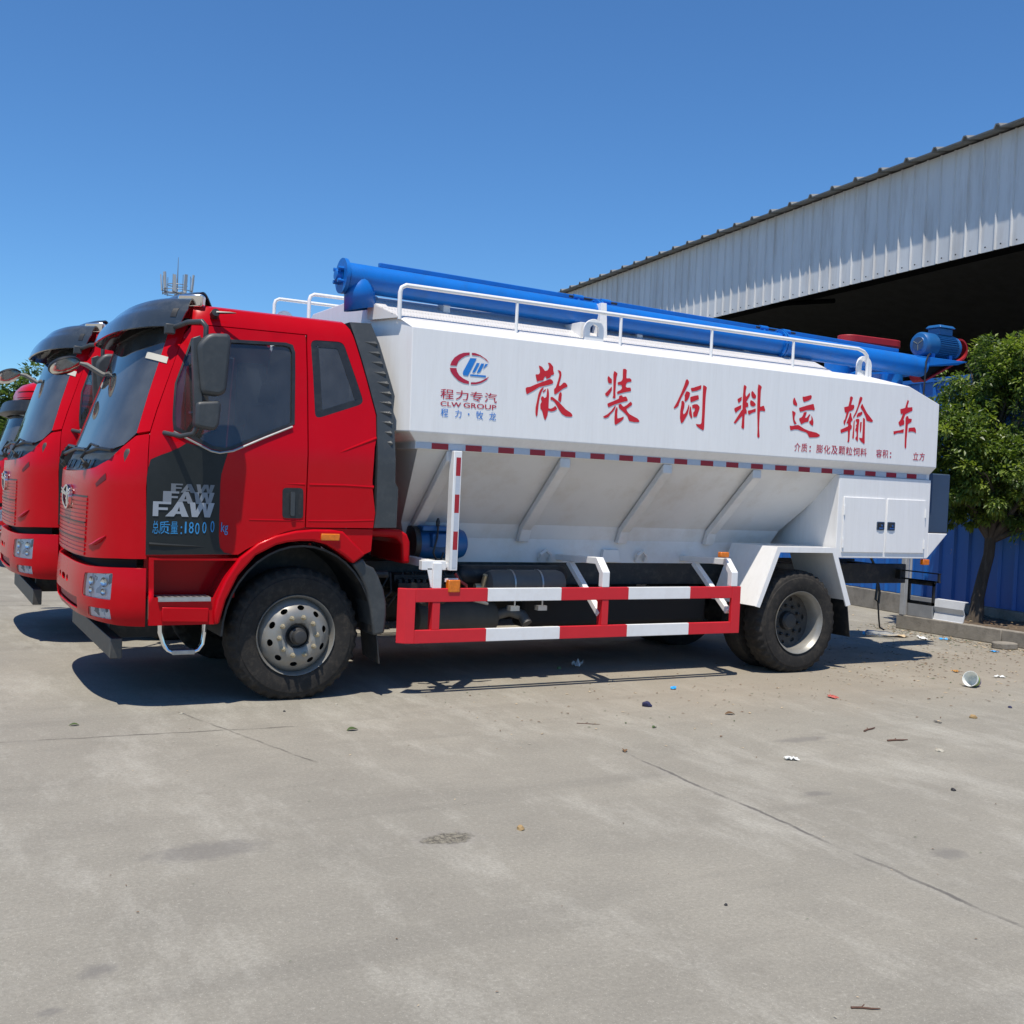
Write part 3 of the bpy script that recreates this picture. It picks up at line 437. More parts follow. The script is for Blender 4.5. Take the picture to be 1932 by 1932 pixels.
# ---- windscreen, cowl, wipers
WS = [(.499, 1.978), (.55, 2.258), (.609, 2.785), (1.5708, 2.75), (math.pi - .609, 2.785), (math.pi - .55, 2.258), (math.pi - .499, 1.978), (math.pi - .64, 1.89), (math.pi - .8, 1.86), (1.5708, 1.85), (.8, 1.86), (.64, 1.89)]
mb = MB(); mb.patch(S, WS, grid=.08, off=-.004, thick=.006); ws = mb.build('windscreen', WGLASS, T, smooth=60)
mb = MB(); mb.patch(S, WS, [grow(WS, -.05)], grid=.09, off=-.012, thick=.002); mb.build('windscreen_border', BLACK, ws)
mb = MB(); mb.patch(S, [(.842, 2.581), (.445, 2.535), (.437, 2.488), (.837, 2.533)], grid=.06, off=.005, thick=.003); mb.build('tape', MASKT, ws)
for pts in ([(.90, 2.16), (.86, 2.13), (.885, 2.09), (.93, 2.12)], [(.82, 2.125), (.745, 2.105), (.765, 2.06), (.85, 2.075)]):
    mb = MB(); mb.patch(S, pts, grid=.1, off=-.013, thick=.002); mb.build('sticker', PAPER, ws)
mb = MB(); mb.patch(S, [(.50, 1.955), (.64, 1.878), (.79, 1.78), (.99, 1.724), (1.2, 1.70), (math.pi - 1.2, 1.70), (math.pi - .99, 1.724), (math.pi - .79, 1.78), (math.pi - .64, 1.878), (math.pi - .5, 1.955), (math.pi - .64, 1.91), (math.pi - .8, 1.885), (1.5708, 1.872), (.8, 1.885), (.64, 1.905)], grid=.08, off=-.022, thick=.03)
cowl = mb.build('cowl', GREYP, T)
for i in range(9):
    t = 1.12 + i * .113; mb = MB(); mb.patch(S, [(t, 1.715), (t + .06, 1.715), (t + .06, 1.78), (t, 1.78)], grid=.1, off=-.016, thick=.006); mb.build('vent', BLACK, cowl)
for (t0, t1, tb) in ((1.20, .72, 1.16), (1.75, 1.27, 1.72), (2.25, 1.86, 2.2)):
    mb = MB(); mb.tube([S(t0, 1.80, .05), S((t0 + t1) / 2, 1.842, .045), S(t1, 1.835, .035)], .014, 6)
    mb.tube([S(tb, 1.73, .02), S(tb + .03, 1.76, .06), S(tb - .02, 1.87, .05), S((t0 + t1) / 2, 1.85, .05)], .011, 6); mb.tube([S(tb, 1.72, .0), S(tb, 1.735, .04)], .022, 8); mb.build('wiper', BLACK, T)
# ---- sun visor and roof deflector
def vis(t, w, off=0.0):
    s_ = max(0, math.sin(t)); zl = 2.738 - .055 * s_ ** 2
    if w <= 1:
        o = (.022 + .12 * s_ ** 1.4) * (1 - w) ** 1.1 + .05 * math.sin(math.pi * min(1, w)) + .026 + off
        return S(t, zl + (3.0 - zl) * w, o)
    a = S(t, 3.0, .026 + off); q = (w - 1); k = a.y + (YC - a.y) * .10 * q
    return Vector((a.x + (-.66 - a.x) * q, k, a.z + .095 * math.sin(math.pi * min(1, q * .95 + .06)) - .02 * q))
mb = MB()
t0, t1 = .345, math.pi - .345
mb.patch(vis, [(t0 + .035, 0), (t1 - .035, 0), (t1, .45), (t1, 1), (t1 + 0, 1.5), (t1, 2), (t0, 2), (t0, 1.5), (t0, 1), (t0, .45)], grid=.09, thick=.014)
visor = mb.build('sun_visor', VISOR, T, smooth=50)
for f in (1, -1):
    y = .33 if f == 1 else 2.5 - .33
    mb = MB(); mb.obox((-.848, y - .045 * f, 2.966), (.082, -.045 * f, .004), (.02, .035 * f, -.004), (.0, -.014 * f, .045)); ml = mb.build('marker_lamp', CHROME, visor, bevel=.012)
    mb = MB(); mb.obox((-.828, y - .090 * f, 2.970), (.045, -.024 * f, .002), (.004, .006 * f, 0), (0, -.008 * f, .026)); mb.build('lamp_lens', REFL, ml, bevel=.004)
    tt = lambda t: t if f == 1 else math.pi - t
    mb = MB(); mb.patch(vis, [(tt(.50), .22), (tt(.44), .22), (tt(.44), .52), (tt(.50), .52)], grid=.1, off=.003, thick=.003); mb.build('visor_slot', BLACK, visor)
mb = MB(); mb.lathe([(.0, .05), (.03, .048), (.035, 0)], (-.70, .19, 2.875), (0, -1, .35), 12); mb.tube([(-.70, .155, 2.89), (-.60, .12, 2.895), (-.56, .11, 2.896)], .006, 6, rs=[.012, .008, .003]); mb.build('antenna', BLACK, T)
# ---- bumper and lamps
HL = [(1.067, .950), (.559, .975), (.567, .786), (1.083, .784)]
FG = [(.957, .716), (.583, .720), (.568, .645), (.971, .647)]
INT = [(1.22, .67), (math.pi - 1.22, .67), (math.pi - 1.22, .755), (1.22, .755)]
BU = [(.140, .604), (.148, 1.020), (.433, 1.018), (1.047, 1.003), (1.5708, 1.010)]
bb = [(1.5708, .632), (.984, .622), (.503, .606)]
hs = [rounded(HL, .02), far(rounded(HL, .02)), rounded(FG, .012), far(rounded(FG, .012)), INT]
for k in range(-1, 2): hs.append(rounded([(1.5708 + k * .07 - .022, .835), (1.5708 + k * .07 + .022, .835), (1.5708 + k * .07 + .022, .885), (1.5708 + k * .07 - .022, .885)], .02))
def BS(t, z, off):  # the bumper bows out a little below its middle and tucks in at its foot
    return S(t, z, off + .02 * math.sin(math.pi * min(1, max(0, (z - .58) / .46))) - .025 * max(0, (.66 - z) / .06))
mb = MB(); mb.patch(BS, BU + far(BU[:-1])[::-1] + far(bb[1:])[::-1] + bb, hs, grid=.07, off=.0, thick=.06)
bump = mb.build('bumper', RED, T, bevel=.012)
mb = MB(); mb.patch(S, [(.3, .64), (math.pi - .3, .64), (math.pi - .3, 1.12), (.3, 1.12)], grid=.12, off=-.09, thick=.02); mb.build('bumper_backing', VOID, T)  # black sheet added to paint the shade in the gap above the bumper
mb = MB(); mb.patch(BS, grow(INT, -.01), grid=.1, off=-.03, thick=.01); mb.build('number_plate_recess', pmat('recess_red', (.30, .02, .02), rough=.5), bump)
for f in (lambda p: p, far):
    mb = MB(); mb.patch(BS, f(HL), grid=.05, off=-.022, thick=.01); hl = mb.build('headlight', REFL, bump)
    for u, v, r in ((.70, .905, .036), (.70, .835, .026), (.93, .90, .036), (.93, .835, .026)):
        c0 = BS(*f([(u, v)])[0], -.020); c1 = BS(*f([(u, v)])[0], -.004); mb = MB(); mb.lathe([(.004, .002), (r * .5, .004), (r * .85, .008), (r, .014)], c0, (c1 - c0), 18); mb.lathe([(.001, .012), (.010, .011), (.012, 0)], c0 + (c1 - c0).normalized() * -.008, (c1 - c0), 10); mb.build('lamp_bowl', CHROME, hl)
    mb = MB(); mb.patch(BS, grow(f(rounded(HL, .02)), -.004), grid=.07, off=-.003, thick=0); mb.build('lamp_cover', LENS, hl, smooth=60)
    mb = MB(); mb.patch(BS, f(FG), grid=.05, off=-.018, thick=.01); fl = mb.build('fog_lamp', REFL, bump)
    mb = MB(); mb.patch(BS, grow(f(rounded(FG, .012)), -.003), grid=.07, off=-.003, thick=0); mb.build('lamp_cover', LENS, fl, smooth=60)
mb = MB(); mb.box(-1.335, -1.255, .23, 2.27, .354, .50); mb.build('underrun_beam', pmat('beam_grey', (.055, .055, .052), rough=.5, var=.2, vscale=6, dirt=(.14, .12, .09), dirt_amt=.5), T, bevel=.006)
for y in (.80, 1.62):
    mb = MB(); mb.box(-1.255, -.9, y, y + .08, .42, .98); mb.build('beam_bracket', CHASSIS, T)
# ---- steps and wheel arches (near and far)
ARO = [(-.660, .618), (-.668, .70), (-.650, .80), (-.600, .931), (-.497, 1.101), (-.359, 1.213), (-.228, 1.271), (-.08, 1.308), (.055, 1.322), (.20, 1.323), (.294, 1.312), (.486, 1.135)]
ARI = [(.388, 1.065), (.325, 1.115), (.257, 1.159), (.167, 1.210), (.058, 1.234), (-.048, 1.233), (-.14, 1.222), (-.225, 1.200), (-.376, 1.122), (-.502, .971), (-.585, .791), (-.628, .618)]
FEN = [(.398, 1.058), (.479, 1.108), (.515, 1.055), (.575, 1.03), (.615, .97), (.667, .857), (.693, .76), (.699, .66), (.689, .511), (.592, .492), (.578, .60), (.560, .697), (.52, .85), (.463, .965)]
for sd in (0, 1):
    Y = (lambda y: y) if sd == 0 else (lambda y: 2.5 - y); yr = lambda a, b: (a, b) if sd == 0 else (2.5 - b, 2.5 - a)
    mp = (lambda u, v, off: Vector((u, .025 - off, v))) if sd == 0 else (lambda u, v, off: Vector((u, 2.475 + off, v)))
    SP = [(-1.132, 1.098), (-1.118, .614), (-.640, .614), (-.645, .72), (-.62, .83), (-.56, .96), (-.45, 1.098)]
    SH = [(-1.098, 1.08), (-1.088, .812), (-.665, .806), (-.64, .86), (-.585, .97), (-.51, 1.08)]
    mb = MB(); mb.patch(mp, SP, [SH], grid=.08, thick=.035); st = mb.build('step_panel', RED, T, bevel=.008)
    mb = MB(); mb.prism([(-1.12, .78), (-.45, .78), (-.45, 1.10), (-1.12, 1.10)], 'y', *yr(.27, .29)); mb.prism([(-1.10, .78), (-.655, .78), (-.655, .80), (-1.10, .80)], 'y', *yr(.03, .27)); mb.build('step_well', RED, st)
    mb = MB(); mb.prism([(-1.06, .803), (-.69, .803), (-.69, .815), (-1.06, .815)], 'y', *yr(.012, .20))
    mb.prism([(-1.06, .785), (-.69, .785), (-.69, .803), (-1.06, .803)], 'y', *yr(.008, .022)); tread = mb.build('step_tread', STEEL, st)
    mb = MB()
    for i in range(8):
        for j in range(3): mb.prism([(-1.03 + i * .043, .8155), (-1.008 + i * .043, .8155), (-1.008 + i * .043, .8165), (-1.03 + i * .043, .8165)], 'y', *yr(.03 + j * .05, .055 + j * .05))
    mb.build('tread_hole', BLACK, tread)
    mb = MB(); mb.prism([(-1.03, .64), (-.70, .63), (-.70, .735), (-1.03, .745)], 'y', *yr(.012, .026)); mb.build('step_pressing', RED, st, bevel=.012)
    mb = MB(); tp = [(-1.015, Y(.15), .62), (-1.012, Y(.15), .55), (-.985, Y(.15), .465), (-.955, Y(.15), .415), (-.915, Y(.15), .395), (-.775, Y(.15), .395), (-.735, Y(.15), .412), (-.705, Y(.15), .455), (-.694, Y(.15), .55), (-.694, Y(.15), .62)]
    mb.tube(tp, .017, 10); ts_ = mb.build('tube_step', CHROME, T)
    mb = MB(); mb.box(-.925, -.762, *yr(.12, .19), .382, .418); mb.build('step_pad', STEEL, ts_, bevel=.006)
    mb = MB(); mb.prism(ARO + ARI, 'y', *yr(-.012, .31)); arch = mb.build('wheel_arch', RED, T, bevel=.018, seg=3)
    mb = MB(); mb.prism([(-.25, 1.24), (.05, 1.30), (.29, 1.29), (.46, 1.12), (.545, 1.16), (.555, 1.33), (-.15, 1.33)], 'y', *yr(.035, .06)); mb.build('sill_panel', RED, T)
    mb = MB(); mb.box(.115, .262, *yr(-.03, -.005), 1.241, 1.293); mb.build('side_marker', AMBER, arch, bevel=.006)
    mb = MB(); mb.prism(FEN, 'y', *yr(.03, .34)); mb.build('fender', GREYP, T, bevel=.02, seg=3)
    n = 20; oa = [(.60 * math.cos(a), .52 + .68 * math.sin(a)) for a in [math.pi * i / n for i in range(n + 1)]]; ia = [(.585 * math.cos(a), .52 + .665 * math.sin(a)) for a in [math.pi * i / n for i in range(n, -1, -1)]]
    mb = MB(); mb.prism(oa + ia, 'y', *yr(.05, .60)); mb.prism(oa + [(-.6, .52)], 'y', *yr(.60, .615)); mb.build('wheel_well', CHASSIS, T)
    mb = MB(); mb.hexa([(.655, yr(.05, .40)[0], .27), (.665, yr(.05, .40)[0], .27), (.665, yr(.05, .40)[1], .29), (.655, yr(.05, .40)[1], .29), (.61, yr(.05, .40)[0], .60), (.62, yr(.05, .40)[0], .60), (.62, yr(.05, .40)[1], .60), (.61, yr(.05, .40)[1], .60)]); mb.build('mud_flap', CHASSIS, T)
    # mirrors
    mb = MB(); mb.tube([(-1.0, Y(.17), 2.745), (-.93, Y(-.02), 2.775), (-.86, Y(-.13), 2.775), (-.835, Y(-.15), 2.74), (-.835, Y(-.15), 2.66)], .020, 8)
    mb.tube([(-1.06, Y(.05), 1.985), (-.96, Y(-.06), 1.965), (-.895, Y(-.14), 1.985), (-.865, Y(-.15), 2.05)], .018, 8)
    mb.obox((-.885, Y(-.15), 2.36), (.028, 0, .012), (0, .03, 0), (-.02, 0, .30)); mb.obox((-1.02, Y(.16), 2.735), (.035, 0, 0), (0, .03, 0), (.0, 0, .035)); mi = mb.build('side_mirror', GREYP, T, bevel=.01)
    MH = rounded([(-.905, 2.60), (-.83, 2.69), (-.69, 2.70), (-.668, 2.665), (-.690, 2.29), (-.735, 2.255), (-.86, 2.262), (-.872, 2.33)], .04)
    mb = MB(); mb.prism(MH, 'y', *yr(-.225, -.095)); mb.build('mirror_housing', GREYP, mi, bevel=.03, seg=3)
    mb = MB(); mb.prism(rounded([(-.895, 2.205), (-.74, 2.225), (-.722, 2.195), (-.733, 2.05), (-.762, 2.012), (-.90, 2.03)], .03), 'y', *yr(-.22, -.10)); mb.build('mirror_housing', GREYP, mi, bevel=.028, seg=3)
    # grey air fairing behind the cab
    FA = [(.554, 1.345), (.566, 1.458), (.558, 2.033), (.558, 2.225), (.440, 2.668), (.358, 2.945), (.535, 2.955), (.595, 2.80), (.712, 2.386), (.698, 2.28), (.715, 1.70), (.742, 1.66), (.740, 1.350)]
    fm = (lambda u, v, off: Vector((u, yside(v) - .012 - off, v))) if sd == 0 else (lambda u, v, off: Vector((u, 2.5 - yside(v) + .012 + off, v)))
    mb = MB(); mb.patch(fm, FA, grid=.09, thick=.16); fair = mb.build('air_fairing', GREYP, T, bevel=.015)
    for i in range(11):
        z = 2.80 - i * .078; xr = lerp_tab(z, [1.9, 2.28, 2.386, 2.80], [.695, .685, .695, .585]); wv = .135 if i < 8 else .105 - .02 * (i - 8)
        mb = MB(); A = [mb.bm.verts.new(fm(u, v, o)) for u, v, o in ((xr - wv, z, -.004), (xr - .022, z + .016, -.004), (xr - .012, z - .010, .017), (xr - .03, z - .040, -.004), (xr - .004, z - .015, -.004))]
        for q in ((0, 1, 2), (0, 2, 3), (1, 4, 2), (2, 4, 3), (0, 3, 4), (0, 4, 1)): mb.face([A[k] for k in q])
        mb.build('louvre', GREYP, fair, smooth=0)
mb = MB(); c0 = Vector((-1.465, 2.3, 2.584)); ax = Vector((.125, 0, .044)); bx = Vector((-.018, -.06, .062))
nn = ax.cross(bx).normalized()
def ovl(k, h): return [c0 + ax * k * math.cos(a) + bx * k * math.sin(a) + nn * h for a in [2 * math.pi * i / 28 for i in range(28)]]
rings = [[mb.bm.verts.new(p) for p in ovl(k, h)] for k, h in ((1.0, .0), (1.06, -.012), (1.0, -.03), (.6, -.05), (.05, -.056))]
for A, B in zip(rings, rings[1:]):
    for i in range(28): mb.face([A[i], A[(i + 1) % 28], B[(i + 1) % 28], B[i]])
fmir = mb.build('front_mirror', BLACK, T)
mb = MB(); rings = [[mb.bm.verts.new(p) for p in ovl(k, h)] for k, h in ((.97, .002), (.7, .014), (.35, .022), (.03, .025))]
for A, B in zip(rings, rings[1:]):
    for i in range(28): mb.face([A[i], A[(i + 1) % 28], B[(i + 1) % 28], B[i]])
mb.build('mirror_glass', CHROME, fmir)
mb = MB(); mb.tube([(-1.345, 2.3, 2.625), (-1.29, 2.3, 2.615), (-1.16, 2.3, 2.545), (-1.05, 2.28, 2.52)], .02, 8, rs=[.012, .022, .022, .02]); mb.build('mirror_arm', pmat('arm_grey', (.22, .215, .20), rough=.6), fmir)
# ---- wheels
def wheel(x, y0, far_side, front, parent_name='wheel'):
    sg = -1 if far_side else 1
    def Y(h): return y0 + sg * h
    prof = [(.300, .03), (.308, .012), (.330, .004), (.40, -.004), (.44, .0), (.446, .006), (.470, .012), (.497, .028), (.514, .046), (.517, .085), (.517, .195), (.514, .234), (.497, .252), (.44, .28), (.330, .276), (.300, .25)]
    def mod(i, k, r):
        if i in (7, 8) or i in (11, 12): return r - (.016 if k % 4 >= 2 else 0)
        return r
    mb = MB(); mb.lathe(prof, (x, y0, .5), (0, sg, 0), 144, mod=mod)
    for v in mb.bm.verts:
        if v.co.z < .004: v.co.z = .004
    w = mb.build('wheel', TYRE, T, smooth=28)
    def ang(a, r, h): return Vector((x + r * math.cos(a), Y(h), .5 + r * math.sin(a)))
    if front:
        disc = lambda r: lerp_tab(r, [.095, .11, .165, .19, .245, .265, .285], [-.025, -.045, -.045, -.040, .0, .03, .055])
        holes = [ell(.215 * math.cos(a), .215 * math.sin(a), .028, .019, 12) for a in [2 * math.pi * (i + .35) / 10 for i in range(10)]]
        holes = []
        for i in range(10):
            a = 2 * math.pi * (i + .35) / 10; u = Vector((math.cos(a), math.sin(a))); v = Vector((-u.y, u.x)); c = u * .216
            holes.append([tuple(c + u * .019 * math.cos(q) + v * .029 * math.sin(q)) for q in [2 * math.pi * j / 12 for j in range(12)]])
        dm = lambda u, v, off: Vector((x + u, Y(disc(math.hypot(u, v)) - off), .5 + v))
        mb = MB(); mb.patch(dm, ell(0, 0, .285, .285, 40), holes + [ell(0, 0, .097, .097, 24)], grid=.03, thick=.012)
        mb.lathe([(.285, .055), (.292, .03), (.300, .012), (.304, .0), (.309, -.004), (.312, .006), (.306, .03), (.29, .12)], (x, y0, .5), (0, sg, 0), 48)
        mb.build('rim', RIM, w, smooth=40)
        mb = MB(); mb.lathe([(.30, .13), (.05, .13)], (x, y0, .5), (0, sg, 0), 32); mb.build('brake_drum', CHASSIS, w)
        mb = MB(); mb.lathe([(.100, .02), (.098, -.02), (.090, -.018), (.085, .01), (.066, .012), (.064, -.045), (.056, -.050), (.054, -.088), (.046, -.102), (.03, -.106), (.0005, -.107)], (x, y0, .5), (0, sg, 0), 28); mb.build('hub', HUBM, w)
        nut0 = None
        for i in range(10):
            a = 2 * math.pi * (i + .1) / 10; c = Vector((x + .148 * math.cos(a), Y(-.045), .5 + .148 * math.sin(a)))
            if nut0 is None:
                nb = MB(); nb.lathe([(.021, .004), (.021, -.003), (.016, -.006), (.016, -.024), (.010, -.028), (.009, -.040), (.0005, -.041)], (0, 0, 0), (0, sg, 0), 6); nut0 = nb.build('wheel_nut', BRASS, w, smooth=0); nut0.location = c
            else:
                q = nut0.copy(); COL.objects.link(q); q.parent = w; q.location = c
    else:
        mb = MB(); mb.lathe([(.300, .03), (.307, .004), (.311, -.003), (.306, -.002), (.298, .012), (.288, .030), (.276, .045), (.272, .19)], (x, y0, .5), (0, sg, 0), 56); mb.build('rim', RIM, w, smooth=40)
        holes = []
        for i in range(10):
            a = 2 * math.pi * (i + .2) / 10; u = Vector((math.cos(a), math.sin(a))); v = Vector((-u.y, u.x)); c = u * .218
            holes.append([tuple(c + u * .019 * math.cos(q) + v * .029 * math.sin(q)) for q in [2 * math.pi * j / 12 for j in range(12)]])
        dm = lambda u, v, off: Vector((x + u, Y(.185 - (.012 if math.hypot(u, v) > .24 else 0) - off), .5 + v))
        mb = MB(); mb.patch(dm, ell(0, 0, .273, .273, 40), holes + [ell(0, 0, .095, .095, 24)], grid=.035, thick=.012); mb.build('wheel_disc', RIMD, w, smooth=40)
        mb = MB(); mb.lathe([(.29, .20), (.06, .20)], (x, y0, .5), (0, sg, 0), 32); mb.build('brake_drum', CHASSIS, w)
        mb = MB(); mb.lathe([(.096, .19), (.090, .14), (.07, .12), (.0005, .115)], (x, y0, .5), (0, sg, 0), 24); mb.build('hub', HUBM, w)
        nut0 = None
        for i in range(10):
            a = 2 * math.pi * (i + .7) / 10; c = Vector((x + .15 * math.cos(a), Y(.172), .5 + .15 * math.sin(a)))
            if nut0 is None:
                nb = MB(); nb.lathe([(.019, .012), (.016, .0), (.016, -.02), (.009, -.024), (.0005, -.034)], (0, 0, 0), (0, sg, 0), 6); nut0 = nb.build('wheel_nut', HUBM, w, smooth=0); nut0.location = c
            else:
                q = nut0.copy(); COL.objects.link(q); q.parent = w; q.location = c
    return w
wheel(0, .125, False, True); wheel(0, 2.375, True, True)
wheel(5.10, .045, False, False); wheel(5.10, 2.455, True, False)
def inner_wheel(y):
    mb = MB(); mb.lathe([(.30, .27), (.30, .01), (.40, 0), (.497, .028), (.517, .08), (.517, .2), (.497, .25), (.40, .28), (.30, .27)], (5.10, y, .5), (0, 1, 0), 64)
    for v in mb.bm.verts:
        if v.co.z < .004: v.co.z = .004
    mb.build('inner_wheel', TYRE, T)
inner_wheel(.375); inner_wheel(1.845)
mb = MB(); mb.cyl((0, .3, .48), (0, 2.2, .48), .06); mb.cyl((5.1, .3, .5), (5.1, 2.2, .5), .09); mb.lathe([(.01, -.22), (.14, -.16), (.2, 0), (.14, .16), (.01, .22)], (5.1, 1.25, .5), (0, 1, 0), 20); mb.cyl((.7, 1.25, .72), (4.9, 1.25, .55), .05); mb.build('axle', CHASSIS, T)
# ---- chassis
mb = MB()
for y in (.82, 1.60): mb.box(-.95, 7.47, y, y + .075, .805, 1.025)
for x in (-.7, .9, 2.4, 3.9, 6.0, 7.35): mb.box(x, x + .08, .895, 1.60, .83, 1.0)
mb.build('chassis', CHASSIS, T, bevel=.006)
mb = MB(); mb.box(-.75, .55, .95, 1.58, .50, 1.02); mb.box(.3, 1.1, 1.0, 1.5, .48, .95); mb.build('engine', CHASSIS, T, bevel=.04)
mb = MB(); mb.box(.95, 1.55, .50, .80, .82, .93); mb.box(1.02, 1.50, .46, .52, .84, .91); mb.box(.93, 1.2, .36, .5, .80, .875); mb.cyl((.66, .30, .955), (.80, .30, .955), .03, 12); mb.cyl((.70, .30, .545), (.82, .30, .545), .03, 12)
for i in range(10): mb.box(.95 + i * .055, .98 + i * .055, .40, .46, .86, .90)
mb.tube([(1.15, .30, .80), (1.22, .28, .76), (1.30, .30, .72), (1.34, .34, .72)], .02, 8); mb.tube([(1.05, .33, .75), (1.12, .30, .71), (1.18, .33, .70)], .016, 8)
for i in range(14):
    x = .75 + rnd.random() * .9; y = .45 + rnd.random() * .3; mb.tube([(x, y, .95), (x + rnd.uniform(-.1, .1), y - .03, .80), (x + rnd.uniform(-.15, .15), y, .66)], .010, 6)
mb.build('valve_gear', CHASSIS, T)
mb = MB(); mb.tube([(1.45, .36, .955), (1.47, .33, .90), (1.53, .30, .86), (1.55, .33, .80)], .012, 6); mb.build('air_hose', pmat('hose_red', (.45, .04, .03), rough=.5), T)
mb = MB(); mb.tube([(1.50, .28, .79), (1.60, .27, .74), (1.74, .30, .70)], .022, 8, rs=[.018, .022, .012]); mb.build('tube_fitting', STEEL, T)
def tank_cyl(x0, x1, y, z, r): 
    mb = MB(); mb.lathe([(.001, 0), (r * .6, .01), (r * .88, .035), (r, .085), (r, x1 - x0 - .085), (r * .88, x1 - x0 - .035), (r * .6, x1 - x0 - .01), (.001, x1 - x0)], (x0, y, z), (1, 0, 0), 32); return mb
a1 = tank_cyl(1.78, 2.59, .46, .858, .122).build('air_tank', TANKG, T)
for x in (2.03, 2.31):
    mb = MB(); n = 28; mb.lathe([(.1245, -.008), (.1265, -.008), (.1265, .008), (.1245, .008)], (x, .46, .858), (1, 0, 0), 32); mb.box(x - .006, x + .006, .336, .345, .66, .86); mb.box(x - .045, x + .045, .33, .40, .63, .672); mb.build('strap', STEEL, a1)
mb = MB(); mb.cyl((1.69, .46, .83), (1.80, .46, .83), .03, 12); mb.cyl((1.76, .40, .94), (1.76, .46, .80), .022, 10); mb.build('valve', BRASS, a1)
tank_cyl(1.60, 2.75, .68, .915, .09).build('air_tank', CHASSIS, T)
tank_cyl(1.15, 1.97, .58, .555, .15).build('silencer', pmat('silencer_brown', (.075, .068, .055), rough=.7, var=.2, vscale=6), T)
mb = MB(); mb.tube([(1.95, .58, .56), (2.1, .56, .60), (2.2, .50, .57), (2.22, .44, .50)], .05, 12); mb.build('exhaust_pipe', TANKG, T)
mb = MB(); mb.box(2.25, 4.4, .62, .80, .44, .80); mb.build('side_tank', VOID, T, bevel=.05, seg=3)
mb = MB(); mb.box(.95, 4.35, 1.72, 2.25, .36, .84); mb.build('far_light_blocker', CHASSIS, T, bevel=.06, seg=3)  # unseen box added on the far side to block light under the truck
mb = MB()
for k in range(4): mb.tube([(4.5, .75, .78 + k * .012), (4.8, .75, .66 + k * .012), (5.1, .75, .62 + k * .012), (5.4, .75, .66 + k * .012), (5.75, .75, .78 + k * .012)], .012, 6)
mb.build('leaf_spring', CHASSIS, T)
# ---- hopper body
PROF = [(.80, 1.02, 1.15, 5.35), (.80, 1.236, 1.15, 5.36), (.75, 1.37, 1.10, 5.42), (.09, 1.985, .93, 5.66)]
mb = MB()
def Yf(p): return (p[0], 2.5 - p[1], p[2])
def both(pts): mb.poly(pts); mb.poly([Yf(p) for p in pts][::-1])
for a, b in zip(PROF, PROF[1:]):
    both([(a[2], a[0], a[1]), (a[3], a[0], a[1]), (b[3], b[0], b[1]), (b[2], b[0], b[1])])
    mb.poly([(a[2], a[0], a[1]), (b[2], b[0], b[1]), (b[2], 2.5 - b[0], b[1]), (a[2], 2.5 - a[0], a[1])])
    mb.poly([(a[3], a[0], a[1]), (a[3], 2.5 - a[0], a[1]), (b[3], 2.5 - b[0], b[1]), (b[3], b[0], b[1])])
mb.poly([(1.15, .8, 1.02), (1.15, 1.7, 1.02), (5.35, 1.7, 1.02), (5.35, .8, 1.02)])
bmesh.ops.remove_doubles(mb.bm, verts=mb.bm.verts[:], dist=.0005)
hop = mb.build('hopper', HOPW, T, smooth=0)
mb = MB()
both([(.9, .07, 1.983), (6.885, .07, 1.983), (6.885, .07, 2.04), (.9, .07, 2.04)])
both([(.9, .07, 2.04), (6.885, .07, 2.04), (6.90, 0, 2.117), (.815, 0, 2.117)])
both([(.9, .07, 1.983), (6.885, .07, 1.983), (6.885, .10, 1.983), (.9, .10, 1.983)])
both([(.815, 0, 2.117), (6.90, 0, 2.117), (6.896, 0, 2.788), (6.434, 0, 2.938), (.804, 0, 2.938)])
both([(.804, 0, 2.938), (6.434, 0, 2.938), (5.93, .12, 3.01), (.735, .12, 3.01)])
mb.m = 1; both([(.735, .12, 3.01), (5.45, .12, 3.01), (5.45, .6, 3.235), (.62, .6, 3.235), (.62, .45, 3.165)]); mb.m = 0
mb.poly([(.62, .6, 3.235), (5.45, .6, 3.235), (5.45, 1.9, 3.235), (.62, 1.9, 3.235)])
mb.poly([(5.45, .12, 3.01), (5.45, 2.38, 3.01), (5.45, 1.9, 3.235), (5.45, .6, 3.235)])
mb.poly([(5.45, .12, 3.01), (5.93, .12, 3.01), (5.93, 2.38, 3.01), (5.45, 2.38, 3.01)])
mb.poly([(5.93, .12, 3.01), (6.434, 0, 2.938), (6.434, 2.5, 2.938), (5.93, 2.38, 3.01)])
mb.poly([(6.434, 0, 2.938), (6.896, 0, 2.788), (6.896, 2.5, 2.788), (6.434, 2.5, 2.938)])
mb.poly([(6.896, 0, 2.788), (6.90, 0, 2.117), (6.90, 2.5, 2.117), (6.896, 2.5, 2.788)])
mb.poly([(6.90, 0, 2.117), (6.885, .07, 2.04), (6.885, 2.43, 2.04), (6.90, 2.5, 2.117)])
mb.poly([(6.885, .07, 2.04), (6.885, .07, 1.983), (6.885, 2.43, 1.983), (6.885, 2.43, 2.04)])
both([(.815, 0, 2.117), (.804, 0, 2.938), (.735, .12, 3.01), (.62, .45, 3.165), (.62, .45, 2.117)])
mb.poly([(.62, .45, 2.117), (.62, .45, 3.165), (.62, .6, 3.235), (.62, 1.9, 3.235), (.62, 2.05, 3.165), (.62, 2.05, 2.117)])
mb.poly([(.62, .45, 2.117), (.815, 0, 2.117), (.9, .07, 2.04), (.9, 2.43, 2.04), (.815, 2.5, 2.117), (.62, 2.05, 2.117)])
mb.poly([(.9, .07, 2.04), (.9, .07, 1.983), (.9, 2.43, 1.983), (.9, 2.43, 2.04)])
mb.poly([(.9, .10, 1.983), (6.885, .10, 1.983), (6.885, 2.4, 1.983), (.9, 2.4, 1.983)])
